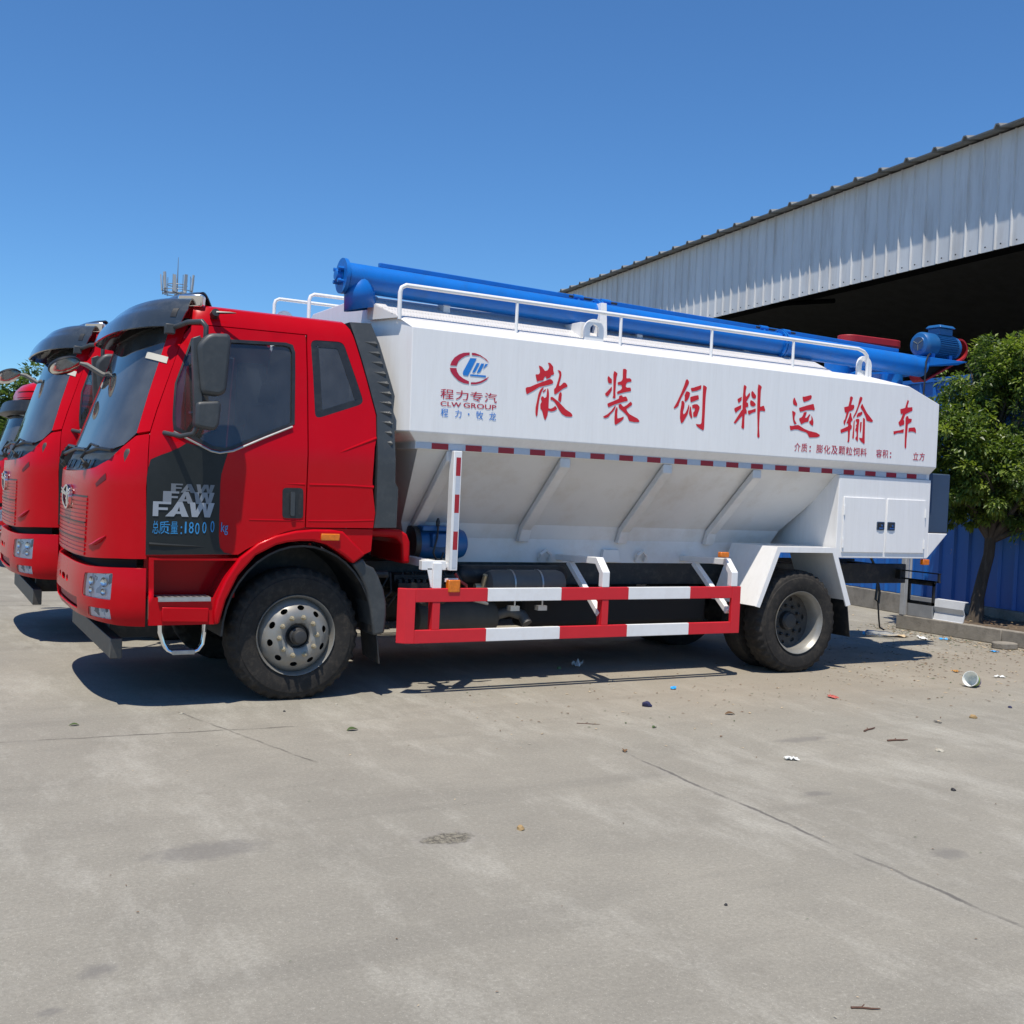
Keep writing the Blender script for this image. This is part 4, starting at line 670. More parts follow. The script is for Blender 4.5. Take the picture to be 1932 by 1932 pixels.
bmesh.ops.remove_doubles(mb.bm, verts=mb.bm.verts[:], dist=.0005)
body = mb.build('body_panels', [WHITE, CHECK], T, smooth=0, bevel=.006)
RB = [(.075, 1.982), (.745, 1.357), (.795, 1.225), (.795, 1.215), (.74, 1.21), (.695, 1.325), (.075, 1.90)]
for x in (1.235, 2.32, 3.42, 4.49):
    for fy in (0, 1):
        mb = MB(); mb.prism(RB if fy == 0 else [(2.5 - a, b) for a, b in RB], 'x', x - .052, x + .052); mb.build('hopper_rib', HOPW, hop, smooth=0, bevel=.008)
mb = MB()
mb.hexa([(.735, .118, 3.012), (.60, .43, 3.012), (.585, .425, 3.012), (.715, .105, 3.012), (.735, .118, 3.024), (.60, .43, 3.16), (.585, .425, 3.16), (.715, .105, 3.024)])
mb.hexa([(.72, .12, 3.022), (.60, .45, 3.165), (.62, .6, 3.239), (.72, .6, 3.239), (.72, .12, 3.03), (.60, .45, 3.175), (.62, .6, 3.248), (.72, .6, 3.248)])
mb.build('walkway_plate', CHECK, body, smooth=0)
# reflective tape along the sill: red and silver lengths
mb = MB(); cuts = [.905]; x = 1.04
while x < 6.75: cuts += [x, x + .150]; x += .305
cuts.append(6.83); rows = [[mb.bm.verts.new((c, .0655, z)) for c in cuts] for z in (1.988, 2.036)]
for i in range(len(cuts) - 1): mb.m = i % 2; mb.face([rows[0][i], rows[0][i + 1], rows[1][i + 1], rows[1][i]])
tp_ = mb.build('reflective_tape', [TAPEW, TAPER], body, smooth=0); tp_.modifiers.new('s', 'SOLIDIFY').thickness = .002
# lettering on the side
PY = plane_y(0.0)
for nm, m in (('san', REDSIGN), ('zhuang', REDSIGN), ('si', REDSIGN), ('liao', REDSIGN), ('yun', REDSIGN), ('shu', REDSIGN), ('che', REDSIGN), ('logo_red', LOGOR), ('logo_blue', LOGOB)):
    mb = MB()
    for st in GLYPHS[nm]: mb.patch(PY, st if nm.startswith('logo') else rounded(st, .006, 2), grid=.2, off=.003, thick=0)
    mb.build('logo' if nm.startswith('logo') else 'lettering', m, body, smooth=0, recalc=False)
mb = MB()
for ch, a, b in zip('程力专汽', (1.068, 1.204, 1.334, 1.466), (1.185, 1.318, 1.448, 1.580)): put_text(mb, ch, (a, b, 2.393, 2.472), PY, .003, .006)
put_text(mb, 'CLW', (1.071, 1.256, 2.335, 2.373), PY, .003, .012); put_text(mb, 'GROUP', (1.277, 1.579, 2.337, 2.377), PY, .003, .012)
mb.build('lettering', LOGOR, body, smooth=0, recalc=False)
mb = MB()
for ch, a, b, c, d in (('程', 1.077, 1.143, 2.250, 2.315), ('力', 1.205, 1.262, 2.250, 2.314), ('·', 1.320, 1.335, 2.278, 2.293), ('牧', 1.395, 1.461, 2.250, 2.318), ('龙', 1.516, 1.580, 2.250, 2.317)): put_text(mb, ch, (a, b, c, d), PY, .003, .005)
mb.build('lettering', LOGOB, body, smooth=0, recalc=False)
mb = MB()
for txt, a, b, w in (('介质', 4.868, 5.046, 2), ('膨化及颗粒饲料', 5.155, 5.862, 7), ('容积', 5.985, 6.170, 2), ('立方', 6.528, 6.716, 2)):
    for i, ch in enumerate(txt):
        s_ = (b - a) / w; put_text(mb, ch, (a + s_ * (i + .06), a + s_ * (i + .94), 2.180, 2.264), PY, .003, .007)
for a in (5.080, 6.200):
    for z in (2.195, 2.235): mb.patch(PY, ell(a, z, .010, .009, 10), grid=.1, off=.003, thick=0)
mb.build('lettering', LOGOR, body, smooth=0, recalc=False)
# rear cabinet
mb = MB(); mb.box(5.545, 6.885, .045, 2.455, 1.145, 1.981)
for y in (.045, 2.415): mb.prism([(6.885, 1.417), (7.185, 1.416), (6.888, 1.15)], 'y', y, y + .04)
cab_ = mb.build('rear_cabinet', WHITE, T, smooth=0, bevel=.006)
for a, b in ((5.615, 6.205), (6.235, 6.815)):
    mb = MB(); mb.box(a, b, .033, .046, 1.203, 1.763); d_ = mb.build('cabinet_door', WHITE, cab_, bevel=.004)
    hx = a + .006 if a < 6 else b - .006
    for z in (1.30, 1.63):
        mb = MB(); mb.tube([(hx, .028, z - .05), (hx, .028, z + .045)], .009, 8); mb.build('hinge', WHITE2, d_)
    hc = 6.145 if a < 6 else 6.30
    mb = MB(); mb.patch(plane_y(.033), rounded([(hc - .055, 1.435), (hc + .055, 1.435), (hc + .055, 1.523), (hc - .055, 1.523)], .012), grid=.1, off=.006, thick=.006); lt = mb.build('latch', pmat('latch_steel', (.16, .20, .25), rough=.25, metal=.8) if a < 6 else bpy.data.materials['latch_steel'], d_)
    mb = MB(); mb.patch(plane_y(.027), rounded([(hc - .043, 1.447), (hc + .043, 1.447), (hc + .043, 1.512), (hc - .043, 1.512)], .01), grid=.1, off=.002, thick=.002); mb.build('latch_recess', BLACK, lt)
    mb = MB(); mb.box(hc - .03, hc + .03, .020, .026, 1.45, 1.465); mb.cyl((hc + .005, .026, 1.485), (hc + .005, .014, 1.485), .012, 12); mb.build('latch_lever', CHROME, lt)
mb = MB(); mb.box(6.905, 7.29, .13, 2.37, 1.415, 2.06); nb_ = mb.build('rear_box', NAVY, T, bevel=.012)
mb = MB(); mb.box(6.888, 6.935, .112, .14, 1.41, 2.065); mb.build('box_shade_strip', pmat('shade_brown_grey', (.10, .08, .07), rough=.5), nb_)  # brown strip: shade on the box's front face put into the colour
# mudguard of the rear wheel
for sd in (0, 1):
    yr = lambda a, b: (a, b) if sd == 0 else (2.5 - b, 2.5 - a)
    MG = [(4.502, .672), (4.737, 1.245), (5.505, 1.245), (5.75, .672)]; t_ = .012
    mb = MB(); inn = [(5.733, .672), (5.495, 1.231), (4.747, 1.231), (4.519, .672)]
    mb.prism(MG + inn, 'y', *yr(.02, .68)); mg = mb.build('mudguard', WHITE, T, smooth=0, bevel=.003)
    fl = [(5.690, .656), (5.468, 1.195), (4.772, 1.195), (4.545, .660)]
    mb = MB(); mb.prism([(4.500, .670), (4.735, 1.247), (5.507, 1.247), (5.752, .670)] + fl, 'y', *yr(.008, .022)); mb.build('mudguard_lip', WHITE, mg, smooth=0)
    mb = MB(); mb.hexa([(5.78, yr(.03, .60)[0], .34), (5.79, yr(.03, .60)[0], .34), (5.79, yr(.03, .60)[1], .34), (5.78, yr(.03, .60)[1], .34), (5.70, yr(.03, .60)[0], .80), (5.71, yr(.03, .60)[0], .80), (5.71, yr(.03, .60)[1], .80), (5.70, yr(.03, .60)[1], .80)]); mb.build('mud_flap', CHASSIS, T)
# ---- red and white side guard with its posts, brackets and marker lamps
for sd in (0, 1):
    yr = lambda a, b: (a, b) if sd == 0 else (2.5 - b, 2.5 - a); Y = (lambda y: y) if sd == 0 else (lambda y: 2.5 - y)
    mb = MB(); SEG = [(.93, 1.58, 0), (1.58, 2.296, 1), (2.296, 2.998, 0), (2.998, 3.690, 1), (3.690, 4.185, 0)]
    for z0, z1 in ((.757, .866), (.425, .532)):
        for a, b, m in SEG: mb.m = m; mb.box(a + .0006, b - .0006, *yr(0, .035), z0, z1)
    mb.m = 0; mb.box(4.186, 4.292, *yr(0, .035), .425, .866)
    bend = [(.93, 0.0), (.93, .035), (.87, .05), (.826, .085), (.80, .07), (.855, .018)]
    if sd: bend = [(a, 2.5 - b) for a, b in bend]
    mb.prism(bend, 'z', .425, .866); sg_ = mb.build('side_guard', [REDSIGN, WHITE2], T, smooth=0, bevel=.004)
    for a in (1.082, 2.722):
        mb = MB(); mb.box(a, a + .07, *yr(.034, .085), .43, .80); mb.box(a, a + .068, *yr(.004, .034), .5325, .7565); mb.build('guard_post', REDSIGN, sg_, smooth=0, bevel=.004)
    mb = MB(); mb.box(1.080, 1.156, *yr(.01, .075), .866, 1.072); mb.box(.985, 1.2, *yr(.03, .09), 1.013, 1.088); mb.box(1.083, 1.153, *yr(.085, .80), 1.02, 1.085); mb.prism([(1.03, 1.03), (1.08, 1.03), (1.08, .872), (1.072, .872)], 'y', *yr(.03, .04)); mb.box(1.0, 1.3, *yr(.04, .085), 1.03, 1.07); mb.build('guard_bracket', WHITE2, sg_, smooth=0, bevel=.004)
    for x in (2.712, 4.172):
        YZ = [(.0, .868), (.0, 1.0), (.115, 1.122), (.80, 1.10), (.80, 1.045), (.13, 1.062), (.062, .985), (.062, .868)]
        mb = MB(); mb.prism([(Y(a), b) for a, b in YZ], 'x', x, x + .074); mb.obox((x + .03, Y(.33), .83), (.028, 0, 0), (0, (1 if sd == 0 else -1) * .27, .21), (0, .018, -.018 if sd == 0 else .018)); mb.build('guard_bracket', WHITE2, sg_, smooth=0, bevel=.004)
    mb = MB(); mb.box(1.215, 1.287, *yr(.0, .085), 1.012, 1.982); po = mb.build('corner_post', WHITE2, T, bevel=.004)
    mb = MB(); cuts = [1.03 + .15 * k for k in range(7)]; yy = -.002 if sd == 0 else 2.502
    rows = [[mb.bm.verts.new((x, yy, z)) for z in cuts] for x in (1.236, 1.277)]
    for i in range(6): mb.m = (i + 0) % 2; mb.face([rows[0][i], rows[1][i], rows[1][i + 1], rows[0][i + 1]])
    mb.build('reflective_tape', [TAPEW, TAPER], po, smooth=0)
    mb = MB(); mb.box(1.212, 1.318, *yr(-.01, .05), .835, .936); l1 = mb.build('marker_lamp', AMBER, T, bevel=.008)
    mb = MB(); mb.box(1.205, 1.325, *yr(.05, .06), .915, .945); mb.build('lamp_plate', WHITE2, l1)
    mb = MB(); mb.box(4.078, 4.182, *yr(.06, .11), 1.134, 1.186); mb.build('marker_lamp', AMBER, T, bevel=.008)
    mb = MB(); mb.box(6.83, 6.925, *yr(.04, .09), 1.077, 1.137); mb.build('marker_lamp', AMBER, T, bevel=.008)
for x in (2.52, 3.62):
    mb = MB(); mb.tube([(x, .78, 1.04), (x, .75, 1.10), (x + .05, .74, 1.14), (x + .10, .75, 1.10), (x + .10, .78, 1.04)], .018, 6); mb.build('hopper_clamp', HOPW, hop)
mb = MB(); mb.prism([(3.20, 1.03), (3.42, 1.03), (3.40, 1.15), (3.22, 1.15)], 'y', .755, .80); mb.build('hopper_gusset', HOPW, hop, bevel=.004)
# ---- lower discharge motor, red hood
mb = tank_cyl(1.19, 1.70, .70, 1.19, .135); mo = mb.build('discharge_motor', BLUEM, T)
mb = MB(); mb.box(1.30, 1.52, .52, .60, 1.16, 1.28); mb.box(1.22, 1.55, .56, .84, 1.30, 1.345); mb.build('junction_box', BLUEM, mo, bevel=.01)
mb = MB(); mb.lathe([(.15, 0), (.15, .05)], (1.165, .70, 1.19), (1, 0, 0), 28, cap=True); mb.tube([(1.36, .55, 1.36), (1.33, .50, 1.25), (1.30, .50, 1.12), (1.33, .50, 1.06), (1.38, .51, 1.06), (1.41, .53, 1.12)], .009, 6); mb.lathe([(.016, 0), (.018, .04), (.008, .07)], (1.36, .56, 1.345), (0, 0, 1), 10); mb.build('pulley', BLACK, mo)
mb = MB(); mb.prism([(.62, 1.325), (.90, 1.322), (.965, 1.285), (.995, 1.223), (1.003, 1.043), (.925, 1.043), (.915, 1.20), (.87, 1.255), (.62, 1.262)], 'y', .30, 1.0); mb.build('engine_hood', RED, T, bevel=.02)
# ---- rails and lifting lugs on the roof edge
def rail(y, top, base=3.0, xs=(1.8, 2.86, 3.89, 4.91), name='roof_rail', x0=.735, x1=5.93):
    mb = MB(); r = .018; mb.tube([(x0, y, base), (x0, y, top - .06), (x0 + .012, y, top - .022), (x0 + .05, y, top), (x0 + .10, y, top), (x1 - .14, y, top), (x1 - .06, y, top - .02), (x1 - .015, y, top - .055), (x1, y, top - .10), (x1, y, base)], r, 10)
    for x in xs: mb.tube([(x, y, base), (x, y, top)], .014, 8)
    return mb.build(name, WHITE, T)
rail(.12, 3.275); rail(2.38, 3.50, name='tall_roof_rail')
def lug(x, y, h=0.0):
    o_ = [(x - .10, 2.99), (x + .10, 2.99)] + [(x + .10 * math.cos(a), 3.12 + h + .10 * math.sin(a)) for a in [math.pi * i / 12 for i in range(13)]]
    mp = lambda u, v, off: Vector((u, y - off, v)); mb = MB(); mb.patch(mp, o_, [[(x - .045, 3.07 + h), (x + .045, 3.07 + h)] + [(x + .045 * math.cos(a), 3.12 + h + .05 * math.sin(a)) for a in [math.pi * i / 8 for i in range(9)]]], grid=.08, thick=.03); return mb.build('lifting_lug', WHITE, T, smooth=0, bevel=.003)
lug(2.61, .16); lug(5.94, .16); lug(2.61, 2.34); lug(5.94, 2.34)
mb = MB(); mb.box(2.50, 2.56, .22, .5, 2.99, 3.19); mb.build('pipe_cradle', WHITE, T, smooth=0, bevel=.004)
mb = MB(); mb.hexa([(2.74, .28, 3.06), (2.83, .28, 3.06), (2.83, .42, 3.06), (2.74, .42, 3.06), (2.765, .30, 3.40), (2.82, .30, 3.40), (2.82, .40, 3.40), (2.765, .40, 3.40)]); mb.build('pipe_cradle', WHITE, T, smooth=0, bevel=.004)
# ---- the auger
AY = .45
def ap(x, dz=0.0, dy=0.0): return Vector((x, AY + dy, 3.343 - .0154 * (x - .353) + dz))
mb = MB(); mb.tube([ap(.40), ap(7.10)], .114, 40, cap=True); aug = mb.build('auger_pipe', BLUE, T, smooth=50)
mb = MB(); adir = (ap(7) - ap(0)).normalized()
mb.lathe([(.001, -.018), (.142, -.018), (.142, .012), (.114, .012)], ap(.375), adir, 36); mb.lathe([(.001, -.06), (.04, -.058), (.045, -.018), (.06, -.015)], ap(.365), adir, 16)
for i in range(4):
    a = math.pi / 4 + i * math.pi / 2; c = ap(.36) + Vector((0, math.cos(a) * .07, math.sin(a) * .07)); mb.cyl(c, c - adir * .05, .016, 8); mb.cyl(ap(.34), c - adir * .03, .014, 6)
mb.build('end_flange', BLUE, aug)
mb = MB(); nseg = 28; A = []; B = []
for i in range(nseg):
    a = 2 * math.pi * i / nseg; dx = .125 * math.cos(a); dy = .112 * math.sin(a); A.append(mb.bm.verts.new((.530 + dx * 1.05, AY + dy * 1.05, 3.092 + dx * .22))); B.append(mb.bm.verts.new((.512 + dx, AY + dy, 3.36)))
for i in range(nseg): mb.face([A[i], A[(i + 1) % nseg], B[(i + 1) % nseg], B[i]])
o_ = mb.build('spout', BLUE, aug, smooth=50); md = o_.modifiers.new('s', 'SOLIDIFY'); md.thickness = .006
for x in (2.80, 5.02):
    mb = MB()
    for d in (-.025, .008): mb.lathe([(.114, 0), (.144, 0), (.144, .018), (.114, .018)], ap(x + d), adir, 36)
    for i in range(8):
        a = 2 * math.pi * i / 8; c = ap(x) + Vector((0, math.cos(a) * .131, math.sin(a) * .131)); mb.cyl(c - adir * .035, c + adir * .045, .009, 6)
    mb.build('joint_flange', BLUE, aug)
mb = MB(); mb.obox((3.86, .66, 3.466), (3.10, 0, -.048), (0, .022, 0), (0, 0, .020)); mb.build('hydraulic_tube', BLUE, aug, bevel=.005)
for x in (2.80, 5.02):
    mb = MB(); c = ap(x, .150, .06); mb.tube([c - adir * .25, c + adir * .27], .011, 8); st_ = mb.build('latch_rod', CHASSIS, aug)
    for d in (-.16, .14):
        mb = MB(); mb.tube([c + adir * (d - .05), c + adir * (d + .05)], .026, 12); mb.tube([c + adir * d, c + adir * d - Vector((0, .02, .07))], .02, 8); mb.build('rod_sleeve', BLUE, st_)
for x in (1.3, 3.3, 4.6, 5.3):
    mb = MB(); mb.box(x - .03, x + .03, .44, .56, 3.13, 3.25); mb.build('pipe_cradle', WHITE, T, smooth=0)
# drive motor at its rear end
mb = MB(); mz = 3.495; mx = 7.10; my = .50
mb.lathe([(.001, 0.0), (.080, .0), (.083, .004), (.120, .012), (.135, .035), (.137, .06), (.137, .20), (.132, .21), (.122, .215)], (mx, my, mz), (1, 0, 0), 36)
mb.lathe([(.122, .215), (.116, .52), (.125, .525), (.127, .56), (.10, .60), (.05, .61), (.001, .61)], (mx, my, mz), (1, 0, 0), 36)
dm_ = mb.build('drive_motor', BLUEM, aug)
mb = MB()
for i in range(34):
    a = 2 * math.pi * i / 34; u = Vector((0, math.cos(a), math.sin(a))); w_ = Vector((0, -u.z, u.y)); mb.obox(Vector((mx + .37, my, mz)) + u * .125, (.15, 0, 0), u * .012, w_ * .0025)
mb.build('cooling_fin', BLUEM, dm_, smooth=0)
mb = MB(); mb.lathe([(.0005, -.002), (.074, -.002)], (mx, my, mz), (1, 0, 0), 24)
mb.build('fan_grille', pmat('fan_dark', (.03, .06, .12), rough=.5), dm_)
mb = MB()
for k in range(3):
    a = 2 * math.pi * k / 3 + .5; mb.obox((mx - .004, my + .04 * math.cos(a), mz + .04 * math.sin(a)), (.001, 0, 0), (0, .032 * math.cos(a), .032 * math.sin(a)), (0, -.003 * math.sin(a), .003 * math.cos(a)))
mb.build('fan_spoke', BRASS, dm_, smooth=0)
mb = MB(); mb.box(mx + .24, mx + .46, my - .08, my + .08, mz + .12, mz + .20); mb.hexa([(mx + .22, my - .11, mz + .20), (mx + .48, my - .11, mz + .20), (mx + .48, my + .11, mz + .20), (mx + .22, my + .11, mz + .20), (mx + .24, my - .08, mz + .235), (mx + .46, my - .08, mz + .235), (mx + .46, my + .08, mz + .235), (mx + .24, my + .08, mz + .235)]); mb.build('terminal_box', BLUEM, dm_, bevel=.01)
mb = MB(); mb.hexa([(6.95, .38, 3.22), (7.62, .38, 3.30), (7.62, .62, 3.30), (6.95, .62, 3.22), (6.95, .38, 3.345), (7.76, .36, 3.347), (7.76, .64, 3.347), (6.95, .62, 3.345)]); mb.box(7.22, 7.27, .40, .60, 3.34, 3.40); mb.box(7.50, 7.55, .40, .60, 3.34, 3.40); mb.build('motor_bracket', BLUE, aug, smooth=0, bevel=.006)
mb = MB(); gc0 = Vector((7.80, .60, 3.50)); gc1 = Vector((7.22, .60, 3.17)); gd = (gc0 - gc1).normalized(); gn = Vector((-gd.z, 0, gd.x))
def oval(r0, r1):
    gp = []
    for i in range(13): a = -math.pi / 2 + math.pi * i / 12; q = gc0 + (gd * math.cos(a) + gn * math.sin(a)) * r0; gp.append((q.x, q.z))
    for i in range(13): a = math.pi / 2 + math.pi * i / 12; q = gc1 + (gd * math.cos(a) + gn * math.sin(a)) * r1; gp.append((q.x, q.z))
    return gp
mb.patch(lambda u, v, off: Vector((u, .50 - off, v)), oval(.125, .085), [oval(.105, .066)], grid=.06, thick=.13); bg_ = mb.build('belt_guard', REDGUARD, aug)
mb = MB(); mb.prism(oval(.107, .068), 'y', .56, .60); mb.build('guard_plate', VOID, bg_)  # black plate whose colour stands for the shaded hollow of the guard
mb = MB(); mb.tube([(7.16, .38, 3.38), (7.08, .335, 3.35), (7.045, .33, 3.28), (7.04, .33, 3.10), (7.05, .35, 2.85), (7.0, .40, 2.6), (6.95, .45, 2.1)], .010, 6); mb.build('cable', BLACK, aug)
# pivot unit under the pipe with its own horizontal belt guard
mb = MB(); mb.cyl((6.45, 1.05, 2.97), (6.45, 1.05, 3.30), .14, 28); mb.cyl((6.45, 1.05, 2.98), (6.45, 1.05, 3.02), .20, 28); mb.cyl((6.97, 1.40, 2.6), (6.97, 1.40, 3.576), .12, 28); mb.cyl((7.05, .80, 2.8), (7.05, .80, 3.17), .12, 24); mb.obox((7.3, 1.25, 3.30), (.42, .0, -.02), (0, .16, 0), (0, 0, .05)); mb.prism([(6.05, 2.98), (6.85, 2.86), (6.60, 3.20)], 'y', .80, .83); mb.lathe([(.16, 0), (.16, .02), (.08, .12), (.001, .13)], (7.1, .98, 3.20), (0, 0, -1), 20); pv = mb.build('pivot_unit', BLUE, T)
mb = MB(); ov = [(7.58 + .17 * math.cos(a), 1.40 + .17 * math.sin(a)) for a in [-math.pi / 2 + math.pi * i / 10 for i in range(11)]] + [(6.97 + .13 * math.cos(a), 1.40 + .13 * math.sin(a)) for a in [math.pi / 2 + math.pi * i / 10 for i in range(11)]]
mb.prism(ov, 'z', 3.575, 3.66); mb.build('belt_guard', REDGUARD, pv, bevel=.01)
mb = MB(); mb.cyl((7.58, 1.40, 3.20), (7.58, 1.40, 3.575), .06, 16); mb.cyl((7.58, 1.40, 3.18), (7.58, 1.40, 3.45), .13, 24); mb.build('gearbox', BLUEM, pv)
# rear lamp bracket
mb = MB(); mb.box(7.33, 7.37, .245, 1.3, .955, .967); mb.box(7.33, 7.36, .245, .262, .862, .96); mb.box(7.33, 7.365, .30, .66, .845, .875); mb.box(7.33, 7.36, .24, 1.3, .862, .878)
mb.box(7.33, 7.36, .305, .325, .60, .86); mb.box(7.33, 7.36, .64, .66, .60, .86); mb.box(7.33, 7.36, .305, .66, .60, .635); mb.box(7.33, 7.36, .305, .66, .82, .85); mb.box(7.30, 7.36, .75, 1.0, .86, .97)
mb.build('lamp_bracket', CHASSIS, T, smooth=0)
mb = MB(); mb.tube([(6.9, .85, 1.12), (7.0, .84, .98), (7.03, .83, .80), (7.0, .82, .62), (7.05, .82, .58), (7.07, .83, .70), (7.04, .83, .80)], .014, 6); mb.tube([(7.05, .83, .6), (7.08, .83, .40), (7.10, .83, .30), (7.17, .83, .27)], .010, 6); mb.build('loose_cable', BLACK, T)
# ------------------------------------------------------------------ the two trucks behind
CABPARTS = None
t2 = copy_tree(truck, skip=('auger_pipe', 'pivot_unit', 'pipe_cradle', 'roof_rail', 'tall_roof_rail', 'lifting_lug', 'lettering'))
t2.location = Vector((2.7 - .212, YC + 3.21, 0)); t2.scale = (1, 1, 1.04); tag(t2, 'red cabbed truck parked alongside, half hidden behind the feed truck', 'truck', 'red trucks parked in a row')
for o in list(t2.children): pass
oT = T; T = t2
def shifted(o):
    for v in o.data.vertices: v.co += Vector((-.212, 3.21, 0))
    o.matrix_parent_inverse = (Matrix.Translation(t2.location) @ Matrix.Diagonal((1, 1, 1.04, 1))).inverted(); return o
RX, RZ = .937, 3.60
shifted(rail(.30, RZ, base=2.9, x0=RX, x1=5.9)); shifted(rail(2.30, RZ, base=2.9, x0=RX, x1=5.9)); shifted(lug(RX + .13, .34, .27))
T = oT
only3 = {'front_panel', 'cab_side', 'windscreen_pillar', 'door', 'roof_front', 'roof', 'cab_rear_wall', 'cab_inner', 'dashboard', 'seat', 'windscreen', 'cowl', 'wiper', 'bumper', 'bumper_backing', 'step_panel', 'wheel_arch', 'fender', 'wheel_well', 'wheel', 'inner_wheel', 'axle', 'chassis', 'side_mirror', 'underrun_beam', 'sill_panel', 'engine'}
t3 = copy_tree(truck, only=only3, skip=('lettering',)); t3.location = Vector((2.7 + .10, YC + 11.4, 0))
tag(t3, 'farthest red truck at the left edge with rounded red roof and dark sun shade', 'truck', 'red trucks parked in a row')
tag(truck, group='red trucks parked in a row')
mb = MB()
rings = []
for k, z in ((1.0, 2.80), (1.0, 2.90), (.965, 2.99), (.90, 3.06), (.75, 3.12), (.45, 3.15), (.02, 3.16)):
    rings.append([mb.bm.verts.new(Vector((-.15, YC, 0)).lerp(Vector((q.x, q.y, 0)), k * 1.01) + Vector((.10, 11.4, z))) for q in [S(t, 2.80, .012) for t in [-.85 + i * (math.pi + 1.7) / 60 for i in range(61)]]])
for A, B in zip(rings, rings[1:]):
    for i in range(60): mb.face([A[i], A[i + 1], B[i + 1], B[i]])
mb.build('high_roof', RED, t3, smooth=50)
mb = MB(); mb.patch(lambda u, v, off: S(u, v, off) + Vector((.10, 11.4, 0)), [(.2, 2.52), (math.pi - .2, 2.52), (math.pi - .2, 2.72), (.2, 2.72)], grid=.1, off=.16, thick=.14); mb.build('sun_shade', BLACK, t3, bevel=.02)
mb = MB()
for z in (2.83, 2.93): mb.tube([S(t, 2.8, .018) + Vector((.10, 11.4, z - 2.8)) for t in [-.6 + i * .1 for i in range(20)]], .010, 6)
mb.build('roof_seam', RED, t3)
mb = MB()
for y in (.35, .8, 1.25, 1.7, 2.15): mb.lathe([(.05, 0), (.045, .05), (.001, .06)], (.10 - .75, 11.4 + y, 3.09), (-.4, 0, 1), 12)
mb.build('roof_lamp', CHROME, t3)
mb = MB(); mb.box(2.2, 6.8, 11.42, 13.88, 1.05, 1.25); mb.build('flat_deck', CHASSIS, t3)
